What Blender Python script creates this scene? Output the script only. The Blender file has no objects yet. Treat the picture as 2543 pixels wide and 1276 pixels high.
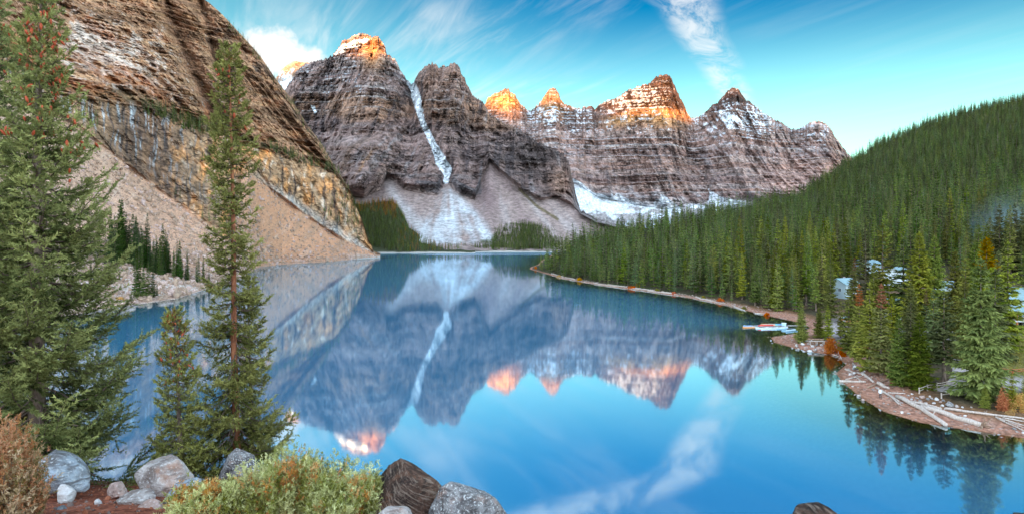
import bpy, bmesh, math, random
import numpy as np
from mathutils import Vector, Matrix
S = bpy.context.scene
COL = S.collection
R = math.radians
rnd = random.Random(11)
nr = np.random.RandomState(5)

# ------------------------------------------------------------------ camera
F, CX, HY, CH = 1500.0, 1271.5, 587.0, 28.0        # focal length in photo pixels, centre column, horizon row, eye height above the lake
cd = bpy.data.cameras.new('camera'); cam = bpy.data.objects.new('camera', cd); COL.objects.link(cam)
S.camera = cam
cam.location = (0, 0, CH); cam.rotation_euler = (R(90), 0, 0)
cd.sensor_fit = 'HORIZONTAL'; cd.sensor_width = 36.0; cd.lens = 36.0 * F / 2543.0
cd.shift_y = -(638.0 - HY) / 2543.0
cd.clip_start = 0.1; cd.clip_end = 30000

# ------------------------------------------------------------------ sun, sky, exposure
SUN_AZ, SUN_EL = R(8), R(5)                         # azimuth measured from straight behind the camera towards the left
SV = Vector((-math.sin(SUN_AZ) * math.cos(SUN_EL), -math.cos(SUN_AZ) * math.cos(SUN_EL), math.sin(SUN_EL)))
ld = bpy.data.lights.new('sun', 'SUN'); sun = bpy.data.objects.new('sun', ld); COL.objects.link(sun)
ld.energy = 1.25; ld.angle = R(0.5); ld.color = (1.0, 0.46, 0.13)
sun.rotation_euler = (-SV).to_track_quat('-Z', 'Y').to_euler(); sun.location = (0, -50, 200)
S.view_settings.view_transform = 'Standard'; S.view_settings.look = 'None'
S.view_settings.exposure = 4.62; S.view_settings.gamma = 1.0; S.view_settings.use_curve_mapping = False
S.cycles.use_denoising = True
S.cycles.max_bounces = 6; S.cycles.diffuse_bounces = 3; S.cycles.glossy_bounces = 3; S.cycles.transparent_max_bounces = 8
S.cycles.volume_bounces = 0; S.cycles.sample_clamp_indirect = 4.0

class NT:
    """tiny helper for writing node graphs"""
    def __init__(s, tree): s.t = tree; s.N = tree.nodes; s.L = tree.links
    def n(s, typ, ins=None, **kw):
        o = s.N.new(typ)
        for k, v in kw.items(): setattr(o, k, v)
        for k, v in (ins or {}).items(): s.put(o.inputs[k], v)
        return o
    def put(s, sock, v):
        if isinstance(v, bpy.types.NodeSocket): s.L.new(v, sock)
        elif isinstance(v, bpy.types.Node): s.L.new(v.outputs[0], sock)
        else: sock.default_value = v
    def m(s, op, a, b=None, c=None, clamp=False):
        o = s.N.new('ShaderNodeMath'); o.operation = op; o.use_clamp = clamp
        for i, v in enumerate((a, b, c)):
            if v is not None: s.put(o.inputs[i], v)
        return o.outputs[0]
    def mix(s, f, a, b, mode='MIX'):
        o = s.N.new('ShaderNodeMix'); o.data_type = 'RGBA'; o.blend_type = mode
        s.put(o.inputs[0], f); s.put(o.inputs[6], a); s.put(o.inputs[7], b)
        return o.outputs[2]
    def sm(s, x, a, b, c=0.0, d=1.0):
        o = s.N.new('ShaderNodeMapRange'); o.interpolation_type = 'SMOOTHSTEP'
        for i, v in enumerate((x, a, b, c, d)): s.put(o.inputs[i], v)
        return o.outputs[0]
    def noise(s, vec, scale, detail=4, rough=0.55, dist=0.0):
        o = s.N.new('ShaderNodeTexNoise')
        if vec is not None: s.put(o.inputs['Vector'], vec)
        o.inputs['Scale'].default_value = scale; o.inputs['Detail'].default_value = detail
        o.inputs['Roughness'].default_value = rough; o.inputs['Distortion'].default_value = dist
        return o.outputs[0]
    def map(s, vec, scale=(1, 1, 1), rot=(0, 0, 0), loc=(0, 0, 0)):
        o = s.N.new('ShaderNodeMapping'); s.put(o.inputs[0], vec)
        o.inputs['Scale'].default_value = scale; o.inputs['Rotation'].default_value = rot; o.inputs['Location'].default_value = loc
        return o.outputs[0]
    def ramp(s, f, stops):
        o = s.N.new('ShaderNodeValToRGB'); e = o.color_ramp.elements
        while len(e) > 1: e.remove(e[-1])
        for i, (p, c) in enumerate(stops):
            x = e[0] if i == 0 else e.new(p)
            x.position = p; x.color = (*c, 1) if len(c) == 3 else c
        s.put(o.inputs[0], f); return o.outputs[0]

def build_world():
    w = bpy.data.worlds.new('World'); S.world = w; w.use_nodes = True
    t = NT(w.node_tree); t.N.clear()
    sk = t.n('ShaderNodeTexSky', sky_type='NISHITA', sun_disc=False)
    sk.sun_elevation = SUN_EL; sk.sun_rotation = R(180) + SUN_AZ; sk.altitude = 1900
    sk.air_density = 1.0; sk.dust_density = 0.25; sk.ozone_density = 3.0
    tc = t.n('ShaderNodeTexCoord')
    sp = t.n('ShaderNodeSeparateXYZ', {0: tc.outputs['Generated']})
    x, y, z = sp.outputs
    # sky tint: turquoise and dimmed in view, warmed behind the viewer to light the shade
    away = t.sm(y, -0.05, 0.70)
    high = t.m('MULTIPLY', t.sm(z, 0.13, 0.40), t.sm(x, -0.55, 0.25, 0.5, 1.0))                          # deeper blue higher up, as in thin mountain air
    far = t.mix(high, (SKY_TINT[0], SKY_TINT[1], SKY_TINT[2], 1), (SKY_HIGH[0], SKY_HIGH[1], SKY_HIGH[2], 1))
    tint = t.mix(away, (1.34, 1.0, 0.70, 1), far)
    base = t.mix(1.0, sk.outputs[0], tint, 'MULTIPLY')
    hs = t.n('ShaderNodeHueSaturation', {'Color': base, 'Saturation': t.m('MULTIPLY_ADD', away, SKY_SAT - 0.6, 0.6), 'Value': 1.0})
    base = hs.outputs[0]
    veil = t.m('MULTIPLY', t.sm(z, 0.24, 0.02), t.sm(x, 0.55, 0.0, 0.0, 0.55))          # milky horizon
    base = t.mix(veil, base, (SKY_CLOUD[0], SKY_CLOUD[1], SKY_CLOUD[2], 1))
    # cirrus, on a plane high overhead
    zc = t.m('MAXIMUM', z, 0.02)
    X = t.m('DIVIDE', x, zc); Y = t.m('DIVIDE', y, zc)
    P = t.n('ShaderNodeCombineXYZ', {0: X, 1: Y}).outputs[0]
    st = t.map(t.map(P, (1, 1, 1), (0, 0, R(66))), (0.5, 3.2, 1))
    n1 = t.noise(st, 1.3, 7, 0.62, 0.6)
    n2 = t.noise(t.map(P, (1, 1, 1), (0, 0, 0), (3, 1, 0)), 0.55, 3, 0.5)
    cir = t.m('MULTIPLY', t.sm(n1, 0.40, 0.78), t.sm(n2, 0.34, 0.60))
    lft = t.m('MAXIMUM', t.sm(X, 1.1, -0.7, 0.15, 1.0), t.sm(y, 0.1, -0.6))                # the cirrus thins out to the right
    cir = t.m('MULTIPLY', cir, lft)
    # one broad old contrail
    dY = t.m('SUBTRACT', Y, 2.555)
    xc = t.m('ADD', t.m('MULTIPLY_ADD', t.m('MAXIMUM', dY, 0.0), .5, .72), t.m('MULTIPLY', t.m('MINIMUM', dY, 0.0), 1.4))
    off = t.m('DIVIDE', t.m('SUBTRACT', X, xc), t.sm(dY, -.35, .3, 1.7, 1.0))
    wob = t.m('MULTIPLY_ADD', t.noise(P, 1.4, 3, 0.5), 0.14, -0.07)
    band = t.sm(t.m('ABSOLUTE', t.m('ADD', off, wob)), 0.17, 0.03)
    band = t.m('MULTIPLY', band, t.sm(t.noise(t.map(t.map(P, (1, 1, 1), (0, 0, R(-64))), (.8, 1.6, 1)), 3.6, 8, 0.68, 0.9), 0.30, 0.68))
    band = t.m('MULTIPLY', band, t.sm(Y, 5.6, 4.2))
    # a cumulus bank behind the left mountain
    yc = t.m('MAXIMUM', y, 0.05)
    u = t.m('DIVIDE', x, yc); v = t.m('DIVIDE', z, yc)
    uv = t.n('ShaderNodeCombineXYZ', {0: u, 1: v}).outputs[0]
    def puff(cu, cv, ru, rv):
        a = t.m('DIVIDE', t.m('SUBTRACT', u, cu), ru); b = t.m('DIVIDE', t.m('SUBTRACT', v, cv), rv)
        return t.m('SQRT', t.m('ADD', t.m('MULTIPLY', a, a), t.m('MULTIPLY', b, b)))
    nn = t.m('MULTIPLY_ADD', t.noise(uv, 24, 6, 0.6, 0.2), 1.5, -0.75)
    cu = t.m('MINIMUM', puff(-0.395, 0.305, 0.055, 0.045), t.m('MINIMUM', puff(-0.355, 0.285, 0.05, 0.04), puff(-0.43, 0.275, 0.05, 0.06)))
    cum = t.m('MULTIPLY', t.sm(t.m('ADD', cu, nn), 1.15, 0.55), t.sm(y, 0.0, 0.2))
    low = t.m('MULTIPLY', t.sm(t.noise(t.map(uv, (1, 3.0, 1), (0, 0, R(8))), 7, 5, 0.55), 0.52, 0.78), t.sm(v, 0.30, 0.16))
    low = t.m('MULTIPLY', low, t.sm(u, 0.25, -0.1, 0.0, 0.8))
    cl = t.m('MAXIMUM', t.m('MULTIPLY', cir, 0.58), t.m('MAXIMUM', t.m('MULTIPLY', band, 0.7), t.m('MAXIMUM', cum, low)), clamp=True)
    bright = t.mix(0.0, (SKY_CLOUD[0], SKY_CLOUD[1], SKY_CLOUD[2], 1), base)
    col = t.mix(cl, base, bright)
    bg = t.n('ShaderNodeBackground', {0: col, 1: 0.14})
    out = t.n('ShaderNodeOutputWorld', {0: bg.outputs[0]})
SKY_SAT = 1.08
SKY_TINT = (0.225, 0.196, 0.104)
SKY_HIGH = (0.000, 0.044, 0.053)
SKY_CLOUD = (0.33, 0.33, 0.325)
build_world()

# ------------------------------------------------------------------ numpy noise
_pr = np.random.RandomState(3); _perm = np.tile(_pr.permutation(256), 3).astype(np.int32)
_g = _pr.normal(size=(256, 3)); _g /= np.linalg.norm(_g, axis=1)[:, None]; _g = _g.astype(np.float32)
def perlin(x, y, z=0.0):
    x, y, z = np.broadcast_arrays(np.asarray(x, np.float32), np.asarray(y, np.float32), np.asarray(z, np.float32))
    xi, yi, zi = np.floor(x), np.floor(y), np.floor(z)
    fx, fy, fz = x - xi, y - yi, z - zi
    xi, yi, zi = xi.astype(np.int32) & 255, yi.astype(np.int32) & 255, zi.astype(np.int32) & 255
    u, v, w = [f * f * f * (f * (f * 6 - 15) + 10) for f in (fx, fy, fz)]
    r = 0
    for a in (0, 1):
        for b in (0, 1):
            h0 = _perm[_perm[xi + a] + yi + b]
            for c in (0, 1):
                g = _g[_perm[h0 + zi + c]]
                d = g[..., 0] * (fx - a) + g[..., 1] * (fy - b) + g[..., 2] * (fz - c)
                r = r + d * (u if a else 1 - u) * (v if b else 1 - v) * (w if c else 1 - w)
    return r * 1.5
def fbm(x, y, z=0.0, o=5, g=0.5, l=2.03):
    r, a, t = 0, 1.0, 0
    for i in range(o):
        r = r + a * perlin(x + 17.3 * i, y + 5.1 * i, z + 9.7 * i); t += a; a *= g
        x, y, z = x * l, y * l, z * l
    return r / t
def ridged(x, y, z=0.0, o=5, g=0.5):
    r, a, t = 0, 1.0, 0
    for i in range(o):
        r = r + a * (1 - np.abs(perlin(x + 31.7 * i, y + 11.9 * i, z + 3.3 * i)) * 2); t += a; a *= g
        x, y, z = x * 2.07, y * 2.07, z * 2.07
    return r / t                                          # about -0.4 .. 1
def sstep(a, b, x):
    t = np.clip((x - a) / (b - a), 0, 1); return t * t * (3 - 2 * t)
def softpoly(px, py, poly, r):
    k = [(math.cos(a) * m, math.sin(a) * m) for m in (.35, .7, 1.0) for a in np.arange(0, 6.28, .9)]
    return np.mean([inpoly(px + a * r, py + b * r * .7, poly) for a, b in k], axis=0)
def lerp(a, b, t): return a + (b - a) * t
def cmix(C, col, m):                                     # mix colour col into C by mask m
    return (C * (1 - m[..., None]) + np.asarray(col, np.float32) * m[..., None]).astype(np.float32)
def inpoly(px, py, poly):
    r = np.zeros(np.shape(px), bool); n = len(poly)
    for i in range(n):
        x0, y0 = poly[i]; x1, y1 = poly[(i + 1) % n]
        if y0 == y1: continue
        c = ((y0 > py) != (y1 > py)) & (px < (x1 - x0) * (py - y0) / (y1 - y0) + x0)
        r ^= c
    return r
def segdist(px, py, pts):
    """distance to a polyline"""
    d = np.full(np.shape(px), 1e9)
    for (x0, y0), (x1, y1) in zip(pts[:-1], pts[1:]):
        dx, dy = x1 - x0, y1 - y0
        t = np.clip(((px - x0) * dx + (py - y0) * dy) / (dx * dx + dy * dy + 1e-9), 0, 1)
        d = np.minimum(d, np.hypot(px - x0 - t * dx, py - y0 - t * dy))
    return d
def W(px, py, Y): return Vector(((px - CX) / F * Y, Y, CH + (HY - py) / F * Y))

# ------------------------------------------------------------------ mesh + object helpers
def me_np(name, V, Fc, mats=(), mi=None, smooth=False, attrs=None):
    V = np.asarray(V, np.float32).reshape(-1, 3); me = bpy.data.meshes.new(name)
    if not isinstance(Fc, (list, tuple)): Fc = [Fc]
    Fc = [np.asarray(f, np.int32) for f in Fc if len(f)]
    me.vertices.add(len(V)); me.vertices.foreach_set('co', V.ravel())
    idx = np.concatenate([f.ravel() for f in Fc]); tot = np.concatenate([np.full(len(f), f.shape[1], np.int32) for f in Fc])
    st = np.concatenate([[0], np.cumsum(tot)[:-1]]).astype(np.int32)
    me.loops.add(len(idx)); me.loops.foreach_set('vertex_index', idx)
    me.polygons.add(len(tot)); me.polygons.foreach_set('loop_start', st)
    for m in mats: me.materials.append(m)
    if mi is not None: me.polygons.foreach_set('material_index', np.asarray(mi, np.int32))
    me.polygons.foreach_set('use_smooth', np.full(len(tot), smooth))
    me.update(calc_edges=True)
    for k, a in (attrs or {}).items():
        a = np.asarray(a, np.float32)
        if a.ndim == 1:
            at = me.attributes.new(k, 'FLOAT', 'POINT'); at.data.foreach_set('value', a)
        else:
            if a.shape[1] == 3: a = np.concatenate([a, np.ones((len(a), 1), np.float32)], 1)
            at = me.color_attributes.new(k, 'FLOAT_COLOR', 'POINT'); at.data.foreach_set('color', a.ravel())
    return me
def link(name, me, parent=None):
    o = bpy.data.objects.new(name, me); COL.objects.link(o)
    if parent is not None: o.parent = parent
    return o
def tag(o, label=None, cat=None, group=None, kind=None):
    if label: o['label'] = label
    if cat: o['category'] = cat
    if group: o['group'] = group
    if kind: o['kind'] = kind
    return o
def empty(name, loc=(0, 0, 0), rz=0.0):
    o = bpy.data.objects.new(name, None); COL.objects.link(o); o.location = loc; o.rotation_euler = (0, 0, rz)
    o.empty_display_size = 0.3
    return o
def copy_tree(o, parent=None):
    c = o.copy(); COL.objects.link(c)
    if parent is not None: c.parent = parent
    for ch in o.children: copy_tree(ch, c)
    return c
def gridfaces(nrow, ncol):
    i = np.arange(nrow - 1)[:, None] * ncol + np.arange(ncol - 1)[None, :]
    i = i.ravel(); return np.stack([i, i + 1, i + 1 + ncol, i + ncol], 1)
def mat(name):
    m = bpy.data.materials.new(name); m.use_nodes = True; t = NT(m.node_tree); t.N.clear()
    out = t.n('ShaderNodeOutputMaterial'); return m, t, out
def simple(name, col, rough=0.7, var=0.25, scale=3.0, metal=0.0, spec=0.3, bump=0.0, obj_var=0.0):
    m, t, out = mat(name)
    tc = t.n('ShaderNodeTexCoord')
    n = t.noise(tc.outputs['Object'], scale, 5, 0.6)
    c = t.mix(n, tuple(max(0, v * (1 - var)) for v in col) + (1,), tuple(min(1, v * (1 + var)) for v in col) + (1,))
    if obj_var:
        oi = t.n('ShaderNodeObjectInfo')
        c = t.n('ShaderNodeHueSaturation', {'Color': c, 'Value': t.m('MULTIPLY_ADD', oi.outputs['Random'], obj_var * 2, 1 - obj_var)}).outputs[0]
    p = t.n('ShaderNodeBsdfPrincipled', {'Base Color': c, 'Roughness': rough, 'Metallic': metal, 'Specular IOR Level': spec})
    if bump:
        b = t.n('ShaderNodeBump', {'Strength': bump, 'Distance': 0.05, 'Height': n}); t.L.new(b.outputs[0], p.inputs['Normal'])
    t.L.new(p.outputs[0], out.inputs[0]); return m

# rock / scree: the albedo comes with the terrain, the material adds grain and fine relief
def rock_mat(name, s1, s2, bump, dist, strat=0.0, contrast=0.5, tilt=0.0, flute=0.0, crack=0.0):
    m, t, out = mat(name)
    ge = t.n('ShaderNodeNewGeometry'); pos = ge.outputs['Position']
    at = t.n('ShaderNodeAttribute', attribute_name='albedo')
    n1 = t.noise(pos, s1, 8, 0.65)
    if tilt:
        x, y, z = t.n('ShaderNodeSeparateXYZ', {0: pos}).outputs
        zt = t.m('SUBTRACT', z, t.m('MULTIPLY', t.m('ADD', t.m('MULTIPLY', x, .45), t.m('MULTIPLY', y, .9)), tilt))
        vec = t.n('ShaderNodeCombineXYZ', {0: x, 1: y, 2: t.m('MULTIPLY', zt, 3.2)}).outputs[0]
    else: vec = t.map(pos, (1, 1, 4.5))
    n2 = t.noise(vec, s2, 6, 0.6)
    f = t.m('ADD', t.m('MULTIPLY', n1, 1 - strat), t.m('MULTIPLY', n2, strat))
    if flute:
        n3 = t.noise(t.map(pos, (1, 1, .16)), s1 * 1.6, 6, .6, .4)
        f = t.m('ADD', t.m('MULTIPLY', f, 1 - flute), t.m('MULTIPLY', n3, flute))
    g = t.sm(f, 0.32, 0.68, 1 - contrast, 1 + contrast * 0.75)
    if crack:                                            # joints and bedding planes
        wv = t.n('ShaderNodeVectorMath', {0: t.n('ShaderNodeVectorMath', {0: t.n('ShaderNodeTexNoise', {'Vector': pos, 'Scale': crack * 1.2, 'Detail': 4}).outputs['Color'], 'Scale': 1.1 / crack}, operation='SCALE').outputs[0], 1: vec}, operation='ADD').outputs[0]
        vo = t.n('ShaderNodeTexVoronoi', {'Vector': wv, 'Scale': crack}, feature='DISTANCE_TO_EDGE').outputs[0]
        k = t.m('MAXIMUM', t.sm(vo, 0.0, 0.09), t.sm(t.noise(pos, crack * .7, 3), .42, .60)); g = t.m('MULTIPLY', g, t.m('MULTIPLY_ADD', k, .45, .55)); f = t.m('ADD', f, t.m('MULTIPLY', k, .5))
    c = t.mix(1.0, at.outputs['Color'], t.n('ShaderNodeCombineColor', {0: g, 1: g, 2: g}).outputs[0], 'MULTIPLY')
    b = t.n('ShaderNodeBump', {'Strength': bump, 'Distance': dist, 'Height': f})
    p = t.n('ShaderNodeBsdfPrincipled', {'Base Color': c, 'Roughness': 0.95, 'Specular IOR Level': 0.1, 'Normal': b.outputs[0]})
    t.L.new(p.outputs[0], out.inputs[0]); return m
# ================================================================== TERRAIN
M_cliff = rock_mat('cliff_rock', 0.11, 0.06, 1.0, 4.0, 0.35, 0.75, .12, .25, .075)
M_far = rock_mat('peak_rock', 0.03, 0.02, 1.0, 16.0, 0.3, 0.75, 0, .45, .024)
M_fan = rock_mat('scree_fan', 0.11, 0.05, 0.6, 2.0, 0.2, 0.45)
M_scree = rock_mat('scree', 1.5, 0.12, 0.9, 0.6, 0.15, 0.55)

def relief(px0, px1, dpx, lines, rows, pw=None, jag=0.0, jfreq=0.06):
    px = np.arange(px0, px1 + dpx * .5, dpx); n = len(lines)
    pys = [np.interp(px, [p[0] for p in l], [p[1] for p in l]) for l in lines]
    Ys = [np.interp(px, [p[0] for p in l], [p[2] for p in l]) for l in lines]
    if jag:
        j = (ridged(px * jfreq, 3.3, 1.7, 5, 0.6) - 0.3) * jag
        pys[-1] = pys[-1] - j
    PY, YY, BT = [], [], []
    for i in range(n - 1):
        k = rows[i]; last = (i == n - 2)
        for r in range(k + (1 if last else 0)):
            t = r / k
            PY.append(lerp(pys[i], pys[i + 1], t)); YY.append(lerp(Ys[i], Ys[i + 1], t ** (pw[i] if pw else 1.0))); BT.append(np.full(len(px), i + t))
    PY, YY, BT = np.array(PY), np.array(YY), np.array(BT); PX = np.broadcast_to(px, PY.shape).copy()
    return PX, PY, YY, BT
def toworld(PX, PY, Y): return (PX - CX) / F * Y, Y, CH + (HY - PY) / F * Y
def gnormal(X, Y, Z):
    P = np.stack([X, Y, Z], -1); a = np.gradient(P, axis=1); b = np.gradient(P, axis=0)
    n = np.cross(a, b); n /= np.linalg.norm(n, axis=-1, keepdims=True) + 1e-9
    return n
def close_back(X, Y, Z, C, steps=((1.03, .93), (1.10, .72), (1.22, .35), (1.3, -.02))):
    """the far side of a mountain: rows that fall away behind the crest"""
    xs, ys, zs, cs = [X], [Y], [Z], [C]
    for k, h in steps:
        xs.append(X[-1:] * k); ys.append(Y[-1:] * k); zs.append(np.minimum(Z[-1:] * h, Z[-1:] - 5)); cs.append(C[-1:])
    return [np.concatenate(a, 0) for a in (xs, ys, zs, cs)]
def terrain_obj(name, X, Y, Z, C, m, label=None, smooth=False, fm=None):
    r, c = X.shape
    me = me_np(name, np.stack([X, Y, Z], -1), gridfaces(r, c), m if isinstance(m, list) else [m], fm, smooth, {'albedo': np.clip(C.reshape(-1, C.shape[-1]), 0.01, 0.9)})
    o = link(name, me); tag(o, label, None, None, 'structure'); return o
def shore_py(Y): return HY + CH * F / Y

# ---------------------------------------------------------------- left mountain: shore bench, two scree cones, banded cliff, upper face
LS = [(-500, 150), (-200, 172), (0, 197), (150, 207), (250, 229), (330, 246), (440, 271), (500, 311), (560, 360), (600, 408), (650, 560), (700, 609), (800, 667), (920, 778), (945, 800)]
LSw = [((p - CX) / F * y, y) for p, y in LS]
l0 = [(p, HY + (CH + 5) * F / (y - 12), y - 12) for p, y in LS]
l1 = [(p, shore_py(y) - 1.2, y + 1) for p, y in LS]
l2 = [(-500, 640, 250), (0, 640, 300), (250, 640, 330), (350, 655, 330), (450, 690, 325), (520, 690, 352), (600, 668, 440), (650, 648, 578), (700, 641, 640), (800, 640, 690), (920, 636.5, 800), (945, 634, 815)]
l3 = [(-500, -100, 430), (-100, 110, 410), (100, 240, 420), (200, 315, 440), (300, 398, 465), (400, 478, 480), (500, 548, 470), (556, 604, 450), (572, 595, 470), (588, 520, 560), (600, 440, 640), (615, 430, 650), (650, 455, 680), (700, 490, 715), (760, 535, 750), (820, 578, 775), (870, 606, 795), (930, 630, 812), (945, 631, 818)]
l4 = [(-500, -200, 500), (-100, 60, 480), (100, 205, 490), (150, 232, 500), (300, 258, 560), (350, 262, 590), (450, 300, 640), (540, 325, 700), (600, 352, 740), (680, 378, 780), (760, 405, 820), (830, 432, 855), (870, 474, 880), (890, 522, 885), (915, 595, 850), (930, 626, 830), (945, 630, 822)]
l5 = [(-500, -500, 1000), (100, -330, 1000), (300, -180, 1000), (400, -95, 1000), (500, -5, 1000), (520, 8, 1000), (545, 30, 1000), (560, 45, 1000), (600, 88, 1000), (625, 115, 1000), (650, 145, 1000), (680, 190, 995), (700, 215, 990), (725, 250, 985), (750, 290, 980), (775, 325, 975), (800, 360, 965), (820, 395, 955), (840, 428, 945), (860, 458, 935), (872, 478, 930), (885, 515, 920), (897, 560, 900), (915, 600, 880), (930, 625, 850), (945, 629, 828)]
def left_mountain():
    PX, PY, Y, BT = relief(-500, 945, 2.3, [l0, l1, l2, l3, l4, l5], [3, 40, 110, 95, 190], [1, 1, 1.0, 1.0, 1.0], 0)
    X, Y0, Z = toworld(PX, PY, Y)
    cl = sstep(2.97, 3.06, BT)                                   # above the scree
    up = sstep(3.95, 4.05, BT)                                   # above the ledge
    wall = cl * (1 - up)
    s = X * 0.45 + Y0 * 0.9                                       # along the wall
    wz = fbm(X / 90, Y0 / 90, Z / 90, 4) * 14
    big = ridged(s / 150 + Z / 900, Z / 520, 2.2, 4) - .3
    mid = ridged(s / 42, Z / 150, 7.7, 4, .55) - .3
    per = 17.0
    zz = Z + wz * 0.8 - s * 0.12
    lay = zz / per + fbm(zz / 37.0, 0.5, 0.5, 3) * 1.2
    fr = lay - np.floor(lay)
    amp = 0.5 + 0.7 * (np.sin(np.floor(lay) * 12.9898) * 0.5 + 0.5)
    terr = (0.5 - fr) * amp
    lay2 = zz / 5.2 + fbm(zz / 9.0, 3.5, s / 60, 3) * .8; fr2 = lay2 - np.floor(lay2)
    tm = sstep(-.35, .25, fbm(X / 120, Y0 / 120, Z / 120, 3))
    d = cl * (-(big * 36 * lerp(.5, 1, up)) - mid * lerp(16, 26, up) + terr * lerp(5, 26, up) * tm + (0.5 - fr2) * lerp(1.2, 5, up)
              + fbm(X / 16, Y0 / 16, Z / 16, 4) * 9 - (ridged(X / 30, Y0 / 30, Z / 30, 4) - .3) * 10 * up)
    # two deep ravines that run down the upper face
    for pts, w, dep in (([(395, -80), (425, 40), (470, 150), (520, 250), (545, 315)], 19, 70), ([(500, -5), (520, 80), (545, 160), (562, 240)], 14, 50)):
        d = d + up * dep * np.exp(-(segdist(PX, PY, pts) / w) ** 2)
    edge = np.clip((5 - BT) / 0.06, 0, 1); d = d * lerp(.35, 1, edge)
    scr = (1 - cl)
    d = d + scr * sstep(1.0, 1.3, BT) * (fbm(X / 28, Y0 / 28, 0, 4) * 5 + fbm(X / 5, Y0 / 5, 0, 3) * 1.6)
    Yd = Y0 + d * sstep(1.0, 1.1, BT)
    X, Yd, Z = toworld(PX, PY + 0.0, Yd)
    Z = Z + (BT > 1.2) * scr * sstep(1.2, 1.6, BT) * fbm(X / 9, Yd / 9, 1.5, 4) * 1.2
    # ---- colours of the rock itself
    nA = fbm(X / 60, Yd / 60, Z / 60, 5); nB = fbm(X / 14, Yd / 14, Z / 14, 4); nC = fbm(PX / 12, PY / 60, 4.4, 4)
    hash_l = np.sin(np.floor(lay) * 78.233) * 0.5 + 0.5; hash_2 = np.sin(np.floor(lay2) * 39.4) * .5 + .5
    C = np.ones(PX.shape + (3,), np.float32) * np.array([.44, .235, .135], np.float32)
    C = cmix(C, (.17, .09, .05), np.clip(hash_l * .8 + nB * .6, 0, 1) * .8)
    C = cmix(C, (.54, .31, .17), sstep(.55, .9, hash_2 + nA * .5) * .6)
    # pale weathered plates on the middle of the face
    pale = 1.15 * np.exp(-(((PX - 300) / 210) ** 2 + ((PY - 150 - (PX - 300) * .30) / 100) ** 2) * 1.0) + .7 * np.exp(-(((PX - 215) / 70) ** 2 + ((PY - 95) / 70) ** 2))
    pale = sstep(.44, .86, pale * .62 + nB * .9 + nC * .55 + fbm(X / 6, Yd / 6, Z / 3, 3) * .5) * up
    C = cmix(C, (.66, .52, .43), pale * .9)
    C = cmix(C, (.62, .52, .45), up * sstep(.42, .7, nB + .3 * nC) * .5)
    C = cmix(C, (.42, .13, .045), up * sstep(.15, .6, nA + .35 * np.exp(-((BT - 4.1) / .12) ** 2)) * .65)     # rust above the ledge
    C = cmix(C, (.09, .065, .055), up * sstep(430, 540, PX) * sstep(.1, .55, nA + nB * .5 + .15) * .7)      # dark right-hand buttress
    # the lower wall: dark band with pale and black water streaks, ochre panels on the right
    wc = np.ones_like(C) * np.array([.42, .25, .14], np.float32)
    vx = PX + fbm(PX / 40, PY / 60, 2.0, 3) * 14
    st = fbm(vx / 7.5, PY / 110, 8.1, 4)
    dark = np.exp(-(((PX - 370) / 130) ** 2))
    wc = cmix(wc, (.10, .06, .047), np.clip(dark * 1.05 + st * .8 - .1, 0, 1) * .88)
    wc = cmix(wc, (.45, .47, .48), sstep(.06, .30, st) * sstep(600, 330, PX) * sstep(3.1, 3.35, BT) * .85)
    wc = cmix(wc, (.64, .28, .095), sstep(-.1, .35, fbm(vx / 26, PY / 45, 3.1, 4)) * sstep(300, 560, PX) * .9)
    wc = cmix(wc, (.70, .56, .44), sstep(.12, .4, fbm(vx / 13, PY / 30, 9.1, 4)) * sstep(330, 600, PX) * .7)
    wc = cmix(wc, (.07, .05, .045), sstep(.10, .34, fbm(vx / 8, PY / 70, 5.5, 4)) * .85)
    wc = cmix(wc, (.52, .50, .47), sstep(.8, .2, (BT - 3) * 3) * sstep(600, 680, PX) * .5)
    C = lerp(C, wc, wall[..., None])
    grass = np.exp(-((BT - 4.04) / .035) ** 2) * sstep(140, 330, PX) * sstep(-.3, .3, nB + .1)
    C = cmix(C, (.09, .08, .035), grass * .8)
    # scree cones: warm rubble, greyer and paler toward the left and the shore
    sc = np.ones_like(C) * np.array([.52, .295, .19], np.float32)
    sc = cmix(sc, (.52, .36, .27), sstep(520, 120, PX) * .55)
    sc = cmix(sc, (.52, .255, .14), sstep(560, 640, PX) * .8)
    down = fbm((PX + PY * .8) / 26, (PX - PY) / 160, 2.2, 4)
    sc = cmix(sc, (.33, .21, .14), sstep(.0, .5, down) * .6)
    sc = cmix(sc, (.60, .49, .40), sstep(.15, .55, -down + nB * .4) * .4)
    bench = sstep(2.12, 1.9, BT) * sstep(640, 560, PX)
    sc = cmix(sc, (.56, .49, .44), bench * .75)
    sc = cmix(sc, (.26, .17, .09), bench * sstep(.05, .35, fbm(X / 14, Yd / 14, 3, 4)) * .8)
    sc = cmix(sc, (.42, .25, .18), np.exp(-((BT - 1.06) / .07) ** 2) * .8)
    sc = cmix(sc, (.36, .38, .37), sstep(850, 900, PX) * sstep(2.5, 2.0, BT) * .7)
    C = lerp(sc, C, cl[..., None])
    X, Yd, Z, C = close_back(X, Yd, Z, C)
    r, c = X.shape
    fm = np.zeros((r - 1, c - 1), np.int32); fm[:3 + 40 + 110] = 1
    return terrain_obj('mountain', X, Yd, Z, C, [M_cliff, M_scree], 'banded brown cliff with two scree cones falling to the left shore', fm=fm.ravel())
LEFT_MT = left_mountain()

def surf_at(o, px, py):
    """point of a terrain object that the eye meets at a photo pixel"""
    d = Vector(((px - CX) / F, 1, (HY - py) / F)).normalized()
    hit, loc, nrm, idx = o.ray_cast(Vector((0, 0, CH)), d)
    return loc if hit else None

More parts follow.
